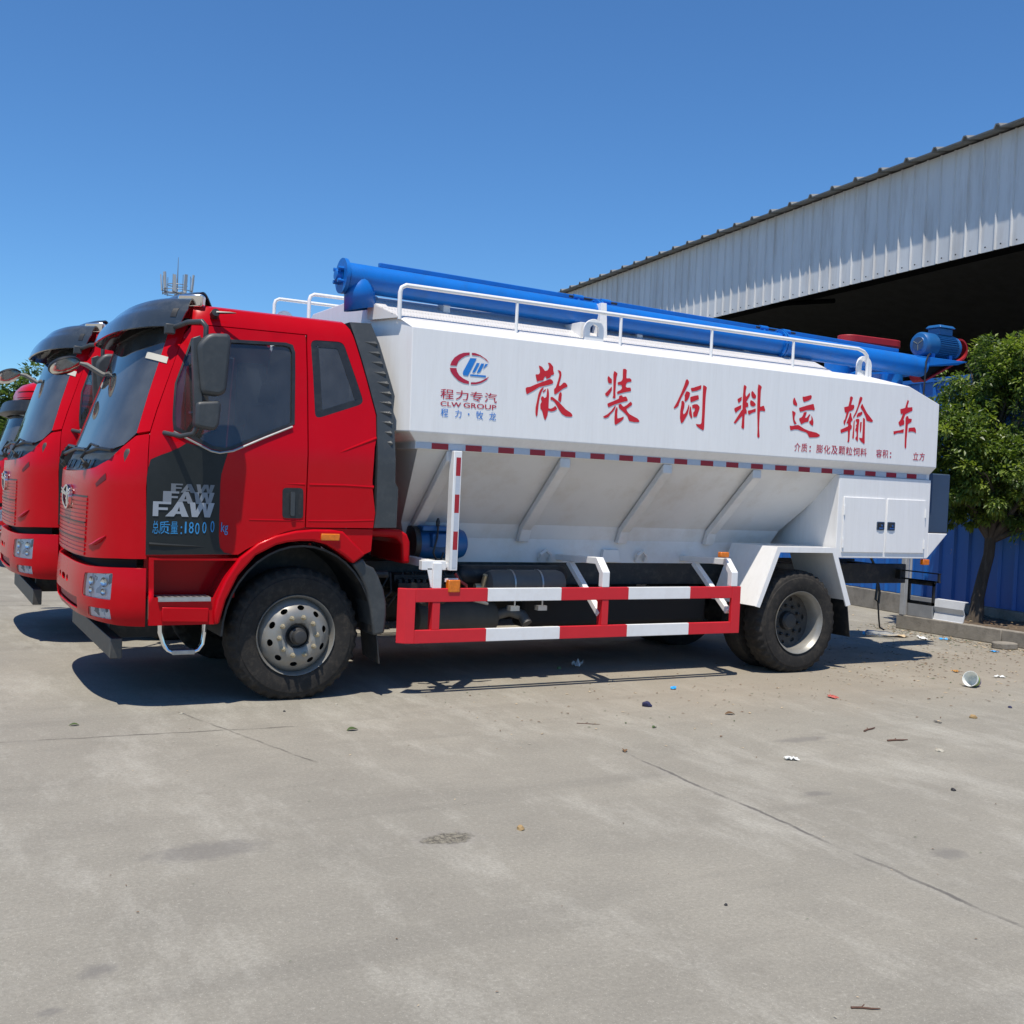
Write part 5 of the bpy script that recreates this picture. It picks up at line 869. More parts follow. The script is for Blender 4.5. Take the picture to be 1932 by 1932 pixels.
# ================================================================== the yard
def ground_mat():
    m = bpy.data.materials.new('worn_concrete'); m.use_nodes = True; nt = m.node_tree; b = nt.nodes['Principled BSDF']; L = nt.links.new
    g = N(nt, 'ShaderNodeNewGeometry'); P = g.outputs['Position']
    def noise(scale, detail=6.0, rough=0.6, stretch=None, rotz=0.0, src=P):
        n = N(nt, 'ShaderNodeTexNoise', Scale=scale, Detail=detail, Roughness=rough)
        if stretch:
            mp = N(nt, 'ShaderNodeMapping'); mp.inputs['Scale'].default_value = stretch; mp.inputs['Rotation'].default_value = (0, 0, rotz); L(src, mp.inputs[0]); L(mp.outputs[0], n.inputs['Vector'])
        else: L(src, n.inputs['Vector'])
        return n.outputs['Fac']
    def rng(v, a, b_, c, d):
        r = N(nt, 'ShaderNodeMapRange'); r.inputs['From Min'].default_value = a; r.inputs['From Max'].default_value = b_; r.inputs['To Min'].default_value = c; r.inputs['To Max'].default_value = d; L(v, r.inputs['Value']); return r.outputs[0]
    def mth(op, a, b_=None):
        n = N(nt, 'ShaderNodeMath', operation=op)
        for i, v in enumerate((a, b_)):
            if v is None: continue
            if isinstance(v, (int, float)): n.inputs[i].default_value = v
            else: L(v, n.inputs[i])
        return n.outputs[0]
    def mix(f, a, b_, bt='MIX'):
        n = N(nt, 'ShaderNodeMix', data_type='RGBA', blend_type=bt)
        if isinstance(f, (int, float)): n.inputs[0].default_value = f
        else: L(f, n.inputs[0])
        for i, v in ((6, a), (7, b_)):
            if isinstance(v, tuple): n.inputs[i].default_value = (*v, 1)
            else: L(v, n.inputs[i])
        return n.outputs[2]
    c = mix(rng(noise(.45, 7, .65), .35, .65, 0, 1), (0.244, 0.229, 0.192), (0.300, 0.280, 0.233))
    c = mix(rng(noise(1.6, 7, .7, (1, 1.8, 1), .5), .45, .72, 0, .55), c, (0.204, 0.190, 0.159))
    c = mix(rng(noise(1.1, 8, .75, (1.4, .5, 1), -.4), .50, .70, 0, .70), c, (0.43, 0.412, 0.358))
    c = mix(rng(noise(.8, 6, .6, (.25, 3.2, 1), .95), .56, .70, 0, .35), c, (0.168, 0.158, 0.135))
    c = mix(rng(noise(9, 5, .7), .60, .75, 0, .35), c, (0.376, 0.359, 0.308))
    c = mix(rng(noise(2.7, 5, .6), .66, .76, 0, .45), c, (0.160, 0.146, 0.118))
    c = mix(rng(noise(55, 4, .75), .30, .70, .50, -.12), c, (0.144, 0.134, 0.111))
    c = mix(rng(noise(34, 3, .7), .58, .70, 0, .40), c, (0.385, 0.365, 0.312))
    c = mix(rng(noise(150, 2, .6), .62, .70, 0, .55), c, (0.496, 0.474, 0.401))
    # dusty brown strip swept up near the planter and under the truck
    sep = N(nt, 'ShaderNodeSeparateXYZ'); L(P, sep.inputs[0]); X, Y = sep.outputs[0], sep.outputs[1]
    dx = mth('ADD', mth('ABSOLUTE', mth('ADD', Y, .1)), mth('MULTIPLY', noise(.9), -1.2))
    dust = mth('MULTIPLY', rng(dx, .0, 1.1, .55, 0), rng(X, 1.0, 3.5, 0, 1)); c = mix(dust, c, (.275, .235, .18))
    # slab joints and a crack, wavering slightly
    wob = mth('MULTIPLY', mth('SUBTRACT', noise(2.2, 6, .7), .5), .10)
    def joint(dist, half, mask=None):
        d = mth('ABSOLUTE', mth('ADD', dist, wob)); k = mth('MULTIPLY', rng(d, half * .4, half, 1, 0), rng(noise(3.0, 4, .6), .38, .55, .15, 1))
        return mth('MULTIPLY', k, mask) if mask else k
    j1 = joint(mth('SUBTRACT', X, mth('ADD', mth('MULTIPLY', Y, .0377), 1.605)), .017, rng(Y, -1.9, -2.3, 0, 1))
    j2 = joint(mth('ADD', mth('ADD', Y, .745), mth('MULTIPLY', X, .07)), .018, rng(X, .1, -.3, 0, .75))
    j3 = joint(mth('ADD', mth('ADD', X, .917), mth('MULTIPLY', Y, .287)), .014, mth('MULTIPLY', rng(Y, -1.7, -1.6, 0, .8), rng(Y, .0, -.1, 0, 1)))
    j4 = joint(mth('SUBTRACT', Y, 6.5), .016); j5 = joint(mth('ADD', X, 4.6), .014); j6 = joint(mth('ADD', Y, 7.9), .014)
    jj = j1
    for k in (j2, j3, j4, j5, j6): jj = mth('MAXIMUM', jj, k)
    c = mix(mth('MULTIPLY', jj, .9), c, (.06, .054, .046))
    ed = joint(mth('SUBTRACT', X, mth('ADD', mth('MULTIPLY', Y, .0377), 1.59)), .06, rng(Y, -1.9, -2.3, 0, 1)); c = mix(mth('MULTIPLY', ed, .10), c, (.5, .48, .45))
    # stains with a shape of their own: oil spots and one broken hole
    def spot(x, y, rx, ry):
        a = mth('DIVIDE', mth('SUBTRACT', X, x), rx); b2 = mth('DIVIDE', mth('SUBTRACT', Y, y), ry); return mth('ADD', mth('SQRT', mth('ADD', mth('MULTIPLY', a, a), mth('MULTIPLY', b2, b2))), mth('MULTIPLY', mth('SUBTRACT', noise(14, 5, .7), .5), 1.6))
    sp = None
    for q in ((-2.03, -4.06, .07, .06), (-2.2, -4.3, .05, .03), (-.6, -5.2, .05, .05), (2.05, -3.3, .10, .05), (1.9, -4.35, .12, .08), (3.0, -2.2, .25, .08), (-1.4, -3.0, .30, .14), (2.3, -5.4, .05, .04)):
        k = rng(spot(*q), .5, 1.1, .55, 0); sp = k if sp is None else mth('MAXIMUM', sp, k)
    c = mix(sp, c, (.14, .132, .122))
    hole = rng(spot(-.31, -3.24, .135, .085), .75, .98, 1, 0)
    c = mix(hole, c, mix(rng(noise(38, 5, .85), .42, .58, 0, 1), (.050, .045, .032), (.34, .31, .23)))
    c = mix(mth('MULTIPLY', rng(spot(-.31, -3.24, .19, .12), .8, 1.1, 1, 0), .22), c, (.24, .22, .20))
    L(c, b.inputs['Base Color']); L(rng(noise(3, 6, .6), .3, .7, .72, .92), b.inputs['Roughness']); b.inputs['Specular IOR Level'].default_value = .35
    hgt = mth('ADD', mth('MULTIPLY', noise(95, 6, .72), .5), mth('ADD', mth('MULTIPLY', noise(9, 5, .6), .8), mth('MULTIPLY', jj, -1.2)))
    hgt = mth('ADD', hgt, mth('MULTIPLY', hole, mth('SUBTRACT', mth('MULTIPLY', noise(40, 5, .8), 14), 12)))
    bp = N(nt, 'ShaderNodeBump', Strength=.55, Distance=.006); L(hgt, bp.inputs['Height']); L(bp.outputs[0], b.inputs['Normal'])
    return m
GM = ground_mat()
mb = MB(); mb.poly([(-600, -300, 0), (600, -300, 0), (600, 900, 0), (-600, 900, 0)]); tag(mb.build('ground', GM, smooth=0), kind='structure')

# ---- planter kerb and soil along the blue fence (running away along fd)
fd = Vector((.1371, .9905, 0)); fo = Vector((-.9905, .1371, 0))    # along, and out towards the yard
CONC = pmat('kerb_concrete', (.27, .245, .205), rough=.85, var=.25, vscale=3, dirt=(.10, .085, .065), dirt_amt=.6, bump=.4, bscale=60)
SOIL = pmat('planter_soil', (.10, .072, .048), rough=.95, var=.4, vscale=6, dirt=(.20, .15, .09), dirt_amt=.6, bump=.8, bscale=30)
FB = Vector((11.2, 5.04, 0))
def FP_(s, d, z): return FB + fd * s + fo * d + Vector((0, 0, z))
mb = MB()
k0 = Vector((9.36, 2.58, 0)); k1 = Vector((9.44, .98, 0)); k2 = Vector((9.36, -3.6, 0)); w_ = Vector((.12, 0, 0)); up = Vector((0, 0, .195))
for a, b in ((k0, k1 + Vector((0, .004, 0))), (k1, k2)):
    mb.hexa([a, b, b + w_, a + w_, a + up, b + up, b + w_ + up, a + w_ + up])
e = Vector((10.82, 2.72, 0)); mb.hexa([k0 + w_ + Vector((0.002, -.12, 0)), e + Vector((0, -.12, 0)), e, k0 + w_ + Vector((.002, 0, 0)), k0 + w_ + Vector((.002, -.12, .195)), e + Vector((0, -.12, .195)), e + Vector((0, 0, .195)), k0 + w_ + Vector((.002, 0, .195))])
tag(mb.build('planter_kerb', CONC, bevel=.012), 'low concrete planter kerb around the soil bed beneath the blue metal fence', 'kerb')
mb = MB(); pts = [(9.49, 2.45), (10.9, 2.58), (10.3, -3.6), (9.46, -3.6)]; n_ = 14; gv = {}
for i in range(n_ + 1):
    for j in range(41):
        u = i / n_; v = j / 40; x = (pts[0][0] * (1 - u) + pts[1][0] * u) * (1 - v) + (pts[3][0] * (1 - u) + pts[2][0] * u) * v; y = (pts[0][1] * (1 - u) + pts[1][1] * u) * (1 - v) + pts[3][1] * v
        gv[i, j] = mb.bm.verts.new((x, y, .15 + .05 * noise.noise((x * 3, y * 3, 0)) + .03 * u))
for i in range(n_):
    for j in range(40): mb.face([gv[i, j], gv[i + 1, j], gv[i + 1, j + 1], gv[i, j + 1]])
tag(mb.build('planter_soil', SOIL, smooth=60), kind='structure')
# ---- blue corrugated fence on its base wall
def fence_mat():
    m = pmat('fence_blue', (.010, .120, .44), rough=.42, var=.12, vscale=1.5, stretch=(1, 1, .5)); nt = m.node_tree; L = nt.links.new; b = nt.nodes['Principled BSDF']
    src = b.inputs['Base Color'].links[0].from_socket; tc = N(nt, 'ShaderNodeTexCoord'); n1 = N(nt, 'ShaderNodeTexNoise', Scale=7.0, Detail=6.0, Roughness=.75); L(tc.outputs['Object'], n1.inputs['Vector'])
    r = N(nt, 'ShaderNodeMapRange'); r.inputs['From Min'].default_value = .64; r.inputs['From Max'].default_value = .68; L(n1.outputs['Fac'], r.inputs['Value'])
    n2 = N(nt, 'ShaderNodeTexNoise', Scale=.7, Detail=3.0); L(tc.outputs['Object'], n2.inputs['Vector']); r2 = N(nt, 'ShaderNodeMapRange'); r2.inputs['From Min'].default_value = .45; r2.inputs['From Max'].default_value = .6; L(n2.outputs['Fac'], r2.inputs['Value'])
    mu = N(nt, 'ShaderNodeMath', operation='MULTIPLY'); L(r.outputs[0], mu.inputs[0]); L(r2.outputs[0], mu.inputs[1])
    mx = N(nt, 'ShaderNodeMix', data_type='RGBA'); mx.inputs[7].default_value = (.26, .20, .13, 1); L(mu.outputs[0], mx.inputs[0]); L(src, mx.inputs[6]); L(mx.outputs[2], b.inputs['Base Color']); return m
mb = MB(); s = -9.0; prof = []
while s < 26: prof += [(s, 0), (s + .215, 0), (s + .24, .035), (s + .262, .035)]; s += .287
zt = 3.62; lo = [mb.bm.verts.new(FP_(a, d, .32)) for a, d in prof]; hi = [mb.bm.verts.new(FP_(a, d, zt)) for a, d in prof]
for i in range(len(prof) - 1): mb.face([lo[i], lo[i + 1], hi[i + 1], hi[i]])
FEN_M = fence_mat(); fen = mb.build('blue_fence', FEN_M, smooth=0)
fen.modifiers.new('s', 'SOLIDIFY').thickness = .006
tag(fen, 'tall blue corrugated metal fence with rust spots behind the tree', 'fence')
mb = MB(); A = [FP_(-9, .05, 0), FP_(26, .05, 0), FP_(26, -.15, 0), FP_(-9, -.15, 0)]; mb.hexa(A + [p + Vector((0, 0, .31)) for p in A]); mb.build('base_wall', CONC, fen, bevel=.01)
mb = MB(); A = [FP_(-9, .045, zt - .03), FP_(26, .045, zt - .03), FP_(26, -.02, zt - .03), FP_(-9, -.02, zt - .03)]; mb.hexa(A + [p + Vector((0, 0, .06)) for p in A]); mb.build('top_rail', FEN_M, fen)
# ---- things standing on the kerb
GREYW = pmat('galvanised_post', (.42, .43, .44), rough=.5, metal=.2, var=.12, vscale=5, dirt=(.25, .2, .15), dirt_amt=.3)
mb = MB(); mb.box(9.36, 9.43, 2.46, 2.535, .196, .985); mb.box(9.43, 9.46, 2.43, 2.46, .196, .985); tag(mb.build('steel_post', GREYW, bevel=.006), 'pale grey steel post standing on the near corner of the planter kerb', 'post')
mb = MB(); mb.box(9.40, 9.43, 2.02, 2.42, .197, .47); tag(mb.build('metal_sheet', pmat('sheet_grey', (.30, .31, .32), rough=.5, metal=.3, var=.15, vscale=6), bevel=.004), 'grey metal sheet leaning upright on the kerb beside the steel post', 'sheet')
mb = MB(); prf = [(0, 0), (.008, .008), (.035, .10), (.008, .17), (.03, .27), (.10, .275), (.10, .265), (.04, .26), (.02, .17), (.047, .10), (.02, 0)]
mb.prism([(9.42 + a, .197 + b) for a, b in prf], 'y', 1.55, 2.02)
for v in mb.bm.verts: pass
bm2 = mb.bm
tag(mb.build('steel_channel', pmat('channel_white', (.62, .64, .66), rough=.45, metal=.1, var=.1, vscale=8), smooth=0), 'short white steel channel offcut lying along the kerb near the tree', 'channel')
mb = MB(); mb.prism(rounded([(9.03, .80), (9.06, .66), (9.30, .62), (9.34, .74), (9.30, .84), (9.12, .88)], .05), 'z', .0, .075); tag(mb.build('concrete_block', CONC, bevel=.012), 'round edged grey concrete lump on the ground against the kerb', 'block')

# ---- open shed with a ribbed eaves fascia
BO = Vector((17.09, 9.84, 0))
def BP_(s, inw, z): return BO + fd * s - fo * inw + Vector((0, 0, z))
FASC = pmat('fascia_sheet', (.66, .665, .66), rough=.5, var=.10, vscale=.55, stretch=(2.5, 2.5, .35), dirt=(.36, .30, .24), dirt_amt=.45)
ROOFM = pmat('roof_sheet', (.20, .205, .20), rough=.6, var=.2, vscale=1.5, dirt=(.12, .10, .08), dirt_amt=.5)
DARKIN = pmat('shed_interior_shade', (.018, .018, .019), rough=.9, var=.3, vscale=.4)  # shade under the shed roof put into the colour of its inner surfaces
s0, s1 = -14.0, 46.0; zb, zf = 7.0, 9.36
mb = MB(); prof = []; s = s0
while s < s1: prof += [(s, .0), (s + .36, .0), (s + .378, -.04), (s + .396, -.04), (s + .412, 0)]; s += .412
lo = [mb.bm.verts.new(BP_(a, d, zb)) for a, d in prof]; hi = [mb.bm.verts.new(BP_(a, d, zf)) for a, d in prof]
for i in range(len(prof) - 1): mb.face([lo[i], lo[i + 1], hi[i + 1], hi[i]])
shed = empty('open_shed', BP_(16, 10, 0)); tag(shed, 'large open steel shed with dark interior and white ribbed fascia behind the blue fence', 'shed')
fs = mb.build('fascia', FASC, shed, smooth=0); fs.modifiers.new('s', 'SOLIDIFY').thickness = .004
mb = MB(); s = s0 + .2
while s < s1:
    p_ = BP_(s, -.044, zb + .09); mb.obox(p_, fd * .014, fo * .006, (0, 0, .014)); s += .412
mb.build('fascia_screws', CHASSIS, fs, smooth=0)
mb = MB(); prof = []; s = s0 - .3
while s < s1 + .3: prof += [(s, 0), (s + .62, 0), (s + .68, .075), (s + .76, .085), (s + .81, 0)]; s += .87
E0 = [mb.bm.verts.new(BP_(a, -.36, zf + .01 + d)) for a, d in prof]; E1 = [mb.bm.verts.new(BP_(a, 15, zf + 2.4 + d)) for a, d in prof]
for i in range(len(prof) - 1): mb.face([E0[i], E0[i + 1], E1[i + 1], E1[i]])
rf = mb.build('roof', ROOFM, shed, smooth=0); rf.modifiers.new('s', 'SOLIDIFY').thickness = .03
mb = MB()
E1 = [BP_(s0 - .3, 15, zf + 2.38), BP_(s1 + .3, 15, zf + 2.38), BP_(s1 + .3, 30, zf), BP_(s0 - .3, 30, zf)]; mb.hexa(E1 + [p + Vector((0, 0, .08)) for p in E1]); mb.build('rear_roof', ROOFM, shed, smooth=0)
def slab(a, name, mat=DARKIN):
    mb = MB(); mb.hexa(a); return mb.build(name, mat, shed, smooth=0)
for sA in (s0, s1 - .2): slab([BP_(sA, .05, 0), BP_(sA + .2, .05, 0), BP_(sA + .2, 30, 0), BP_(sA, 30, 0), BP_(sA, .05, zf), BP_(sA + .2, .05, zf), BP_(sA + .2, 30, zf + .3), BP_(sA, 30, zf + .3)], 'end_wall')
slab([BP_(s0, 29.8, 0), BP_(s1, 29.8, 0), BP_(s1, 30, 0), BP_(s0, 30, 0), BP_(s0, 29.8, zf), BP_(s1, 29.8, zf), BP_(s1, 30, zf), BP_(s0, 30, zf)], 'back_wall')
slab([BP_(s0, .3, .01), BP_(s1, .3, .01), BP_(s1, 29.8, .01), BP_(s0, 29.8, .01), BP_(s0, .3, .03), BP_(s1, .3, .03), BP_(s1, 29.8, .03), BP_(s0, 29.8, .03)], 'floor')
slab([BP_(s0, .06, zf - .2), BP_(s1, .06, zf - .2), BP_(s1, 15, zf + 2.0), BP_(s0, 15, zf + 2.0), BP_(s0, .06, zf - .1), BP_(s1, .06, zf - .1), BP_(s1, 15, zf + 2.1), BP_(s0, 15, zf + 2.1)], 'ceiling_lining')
for sA in (-9.5, 22.0, 33.0, 44.0):
    mb = MB()
    for q0, q1, d0, d1 in ((sA, sA + .25, .45, .47), (sA, sA + .25, .73, .75), (sA + .115, sA + .135, .47, .73)): mb.hexa([BP_(q0, d0, 0), BP_(q1, d0, 0), BP_(q1, d1, 0), BP_(q0, d1, 0), BP_(q0, d0, zf - .3), BP_(q1, d0, zf - .3), BP_(q1, d1, zf - .3), BP_(q0, d1, zf - .3)])
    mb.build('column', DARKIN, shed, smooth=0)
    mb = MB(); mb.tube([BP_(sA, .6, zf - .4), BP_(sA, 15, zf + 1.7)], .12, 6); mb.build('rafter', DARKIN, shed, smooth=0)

# ---- trees
def leaf_mats(pref, cols):
    o = []
    for i, c in enumerate(cols):
        m = pmat('%s_leaf_%d' % (pref, i), c, rough=.42, var=.25, vscale=25, spec=.5); b = m.node_tree.nodes['Principled BSDF']
        b.inputs['Transmission Weight'].default_value = 0.0
        nt = m.node_tree; tl = N(nt, 'ShaderNodeBsdfTranslucent'); tl.inputs[0].default_value = (c[0] * 1.5, c[1] * 1.6, c[2] * .7, 1); mx = N(nt, 'ShaderNodeMixShader'); mx.inputs[0].default_value = .34
        ou = [n for n in nt.nodes if n.type == 'OUTPUT_MATERIAL'][0]; nt.links.new(b.outputs[0], mx.inputs[1]); nt.links.new(tl.outputs[0], mx.inputs[2]); nt.links.new(mx.outputs[0], ou.inputs[0]); o.append(m)
    return o
LEAF = leaf_mats('camphor', [(.075, .120, .030), (.125, .185, .036), (.215, .275, .050), (.060, .095, .034)])
FARL = leaf_mats('far', [(.075, .125, .035), (.11, .165, .045), (.055, .095, .03)])
BARK = pmat('bark', (.075, .058, .042), rough=.9, var=.35, vscale=9, stretch=(1, 1, .25), dirt=(.16, .14, .11), dirt_amt=.5, bump=.9, bscale=35)
def tree(base, lean, h_trunk, r0, lobes, n_cl, per, ls, label, cat, mats, name='tree', seed=1, group=None):
    rg = random.Random(seed); root = empty(name, base); tag(root, label, cat, group); b = Vector(base)
    fork = b + Vector(lean) * h_trunk
    mb = MB(); P = [b + (fork - b) * k + Vector((rg.uniform(-1, 1), rg.uniform(-1, 1), 0)) * r0 * .35 * (0 < k < 1) for k in (-.02, .05, .25, .5, .75, 1)]
    mb.tube(P, r0, 12, rs=[r0 * 1.6, r0 * 1.15, r0 * .95, r0 * .88, r0 * .82, r0 * .8]); tips = []
    for c, r in lobes:
        c = b + Vector(c); m = fork.lerp(c, .5) + Vector((rg.uniform(-.1, .1), rg.uniform(-.1, .1), .08)); mb.tube([fork - Vector((0, 0, .1)), m, c], r0, 7, rs=[r0 * .6, r0 * .35, r0 * .1])
        for k in range(5):
            d = Vector((rg.gauss(0, 1), rg.gauss(0, 1), rg.gauss(.2, .8))).normalized() * r * .8; mb.tube([m.lerp(c, rg.random()), c + d * .5, c + d], r0 * .2, 5, rs=[r0 * .2, r0 * .13, r0 * .04])
    mb.build('trunk', BARK, root, smooth=60)
    mb = MB(); W_ = [r ** 2 for _, r in lobes]
    for i in range(n_cl):
        c, r = rg.choices(lobes, W_)[0]; d = Vector((rg.gauss(0, 1), rg.gauss(0, 1), rg.gauss(0, 1))).normalized(); q = rg.random() ** .38
        cc = b + Vector(c) + Vector((d.x * r, d.y * r, d.z * r * .85)) * q * rg.uniform(.85, 1.08); cr_ = r * rg.uniform(.12, .26); tone = rg.random()
        for k in range(per):
            e = Vector((rg.gauss(0, 1), rg.gauss(0, 1), rg.gauss(0, .8))); e = e.normalized() * cr_ * rg.random() ** .5; p = cc + e
            ax = (e.normalized() * .8 + d * .5 + Vector((rg.uniform(-.6, .6), rg.uniform(-.6, .6), rg.uniform(-.7, .3)))).normalized(); sd_ = ax.cross(Vector((rg.uniform(-.5, .5), rg.uniform(-.5, .5), 1))).normalized(); up_ = sd_.cross(ax)
            l = ls * rg.uniform(.7, 1.3); w = l * .24
            nm = len(mats); mb.m = 2 if (tone > .68 and nm > 2 and rg.random() < .75) else (1 if tone > .32 else 0) if rg.random() < .8 else rg.randrange(nm)
            v = [mb.bm.verts.new(p), mb.bm.verts.new(p + ax * l * .5 + sd_ * w + up_ * l * .05), mb.bm.verts.new(p + ax * l - up_ * l * .12), mb.bm.verts.new(p + ax * l * .5 - sd_ * w + up_ * l * .05)]
            mb.face([v[0], v[1], v[2]]); mb.face([v[0], v[2], v[3]])
    mb.build('crown', mats, root, smooth=0, recalc=False); return root
tree((10.20, 1.97, .17), (.14, -.05, 1.0), 1.20, .088,
     [((.30, -.25, 1.75), .62), ((-.05, .45, 1.85), .55), ((.75, -.75, 1.95), .68), ((-.40, .20, 2.45), .58), ((.45, .05, 2.75), .75), ((1.0, -.9, 3.0), .72), ((-.15, .55, 2.8), .50), ((.55, -.45, 3.45), .62), ((.95, -.75, 3.95), .48), ((1.5, -1.5, 2.5), .75), ((.2, -.85, 2.0), .55), ((1.6, -1.8, 3.4), .65), ((-.25, -.3, 1.95), .52), ((.0, -.1, 2.2), .6), ((1.2, -1.6, 1.9), .6), ((.15, .25, 3.25), .5), ((.5, .05, 3.6), .5), ((.95, -.55, 4.3), .45), ((1.35, -1.1, 4.1), .55), ((.1, .5, 2.45), .5), ((-.38, .35, 1.72), .45), ((.15, .1, 1.55), .42), ((.55, -.45, 1.5), .48), ((-.1, .55, 1.6), .40), ((1.0, -1.1, 1.6), .5)],
     1500, 54, .072, 'leafy green street tree with leaning trunk growing in the planter by the blue fence', 'tree', LEAF, name='street_tree', seed=4)
camp = Vector((-2.647, -7.923, 1.712))
def viewdir(px, py): return cf + cr * ((px - 966) / 2054.1) - cu_ * ((py - 966) / 2054.1)
for i, (px, top, dist, sc, lab) in enumerate(((112, 676, 62, 1.0, 'tall round crowned green tree behind the second truck mirror'), (20, 712, 58, 1.0, 'dark green tree behind the farthest red truck at the left edge'), (-70, 700, 60, 1.1, 'broad green tree standing beyond the left edge of the yard'), (-240, 690, 66, 1.2, 'distant green tree farther off to the left behind the row of trucks'))):
    d = viewdir(px, 900); g = camp + d * dist; zt_ = camp.z + viewdir(px, top).z * dist; r = zt_ * .30
    tree((g.x, g.y, 0), (.02, 0, 1), zt_ * .45, .16, [((rnd.uniform(-.3, .3) * r, rnd.uniform(-.3, .3) * r, zt_ - r * .75), r * .8), ((-r * .7, 0, zt_ - r * 1.5), r * .75), ((r * .7, .2, zt_ - r * 1.6), r * .75), ((0, -r * .5, zt_ - r * 1.9), r * .8)], 260, 26, .34, lab, 'tree', FARL, name='far_tree', seed=20 + i, group='trees behind the row of trucks')
# ---- telecom mast far behind the cab
d = viewdir(321, 900); mp_ = camp + d * 92; mx_, my_ = mp_.x, mp_.y; ztop = camp.z + viewdir(324, 487).z * 92; zr = camp.z + viewdir(321, 556).z * 92
MASTM = pmat('mast_steel', (.22, .235, .25), rough=.5, metal=.4, var=.1, vscale=2); ANTM = pmat('antenna_panel', (.36, .38, .40), rough=.5)
mast = empty('telecom_mast', (mx_, my_, 0)); tag(mast, 'distant telecom mast with a ring of white panel antennas above the cab roof', 'mast')
mb = MB(); mb.tube([(mx_, my_, 0), (mx_, my_, zr)], .3, 12, rs=[.38, .22]); mb.tube([(mx_, my_, zr), (mx_, my_, zr + 1.2), (mx_, my_, ztop)], .04, 6, rs=[.06, .05, .02]); mb.build('pole', MASTM, mast)
mb = MB()
for z, rr in ((zr, 1.15), (zr + .28, 1.2), (zr + .75, .8)): mb.tube([(mx_ + rr * math.cos(a), my_ + rr * math.sin(a), z) for a in [2 * math.pi * i / 18 for i in range(19)]], .035, 5, cap=False)
for i in range(9):
    a = 2 * math.pi * i / 9; mb.tube([(mx_, my_, zr + .1), (mx_ + 1.18 * math.cos(a), my_ + 1.18 * math.sin(a), zr + .1)], .03, 5); mb.tube([(mx_ + 1.18 * math.cos(a), my_ + 1.18 * math.sin(a), zr - .1), (mx_ + 1.18 * math.cos(a), my_ + 1.18 * math.sin(a), zr + 1.5)], .028, 5)
mb.build('platform', MASTM, mast)
for i in range(9):
    a = 2 * math.pi * (i + .2) / 9; c = Vector((mx_ + 1.3 * math.cos(a), my_ + 1.3 * math.sin(a), zr + .75 + .12 * (i % 3))); mb = MB(); mb.obox(c, (.13 * -math.sin(a), .13 * math.cos(a), 0), (.05 * math.cos(a), .05 * math.sin(a), 0), (.06 * math.cos(a), .06 * math.sin(a), .66)); mb.build('panel_antenna', ANTM, mast)

# ------------------------------------------------------------------ litter on the concrete
BROWN = pmat('dry_leaf', (.16, .085, .035), rough=.8, var=.4, vscale=20); GREENL = pmat('fallen_green_leaf', (.05, .085, .02), rough=.6); TWIG = pmat('twig_bark', (.12, .06, .04), rough=.9, var=.3, vscale=30)
STONE1 = pmat('tan_stone', (.36, .24, .11), rough=.9, var=.3, vscale=25); STONE2 = pmat('grey_stone', (.40, .37, .30), rough=.9, var=.3, vscale=25); DARKP = pmat('navy_scrap', (.02, .022, .07), rough=.6); BLUEP = pmat('bright_blue_wrapper', (.03, .33, .75), rough=.4); REDP = pmat('dull_red_scrap', (.42, .09, .07), rough=.7); BLACKP = pmat('black_scrap', (.02, .02, .022), rough=.7); TANP = pmat('pale_bits', (.55, .42, .26), rough=.9)
def stone(loc, r, mat, label, cat='stone', seed=0, flat=.75, group=None, name='stone'):
    rg = random.Random(seed); bm = bmesh.new(); bmesh.ops.create_icosphere(bm, subdivisions=2, radius=1)
    for v in bm.verts:
        k = 1 + .35 * noise.noise(v.co * 1.3 + Vector((seed, 0, 0))); v.co = Vector((v.co.x * k * r * rg.uniform(.97, 1.03), v.co.y * k * r * .8, max(-.35, v.co.z * k) * r * flat + r * .35 * flat))
    mb = MB(); mb.bm.free(); mb.bm = bm; o = mb.build(name, mat, smooth=30); o.location = loc; o.rotation_euler.z = rg.random() * 6; tag(o, label, cat, group); return o
def scrap(loc, sx, sy, mat, label, cat='scrap', seed=0, crumple=.5, name='paper_scrap'):
    rg = random.Random(seed); mb = MB(); n = 7; g = {}
    for i in range(n + 1):
        for j in range(n + 1):
            u = i / n - .5; v = j / n - .5; h = noise.noise((u * 3.1 + seed * 3.7, v * 3.3, seed)) * crumple; g[i, j] = mb.bm.verts.new((u * sx * (1 + .5 * noise.noise((v * 3, seed, 0))), v * sy * (1 + .5 * noise.noise((u * 3, 0, seed))), .006 + abs(h) * max(sx, sy)))
    for i in range(n):
        for j in range(n): mb.face([g[i, j], g[i + 1, j], g[i + 1, j + 1], g[i, j + 1]])
    o = mb.build(name, mat, smooth=20); o.location = (loc[0], loc[1], 0.001); o.rotation_euler.z = rg.random() * 6; tag(o, label, cat); return o
def twig(loc, l, ang, label, seed=0, r=.007):
    rg = random.Random(seed); d = Vector((math.cos(ang), math.sin(ang), 0)); s_ = Vector((-d.y, d.x, 0)); b = Vector((loc[0], loc[1], r)); mb = MB()
    mb.tube([b - d * l / 2, b - d * l * .15 + s_ * l * .03, b + d * l * .2 - s_ * l * .02, b + d * l / 2], r, 6, rs=[r, r * .9, r * .8, r * .4]); mb.tube([b - d * l * .15 + s_ * l * .03, b - d * l * .02 + s_ * l * .09 + Vector((0, 0, .008))], r * .5, 5)
    o = mb.build('twig', TWIG); tag(o, label, 'twig'); return o
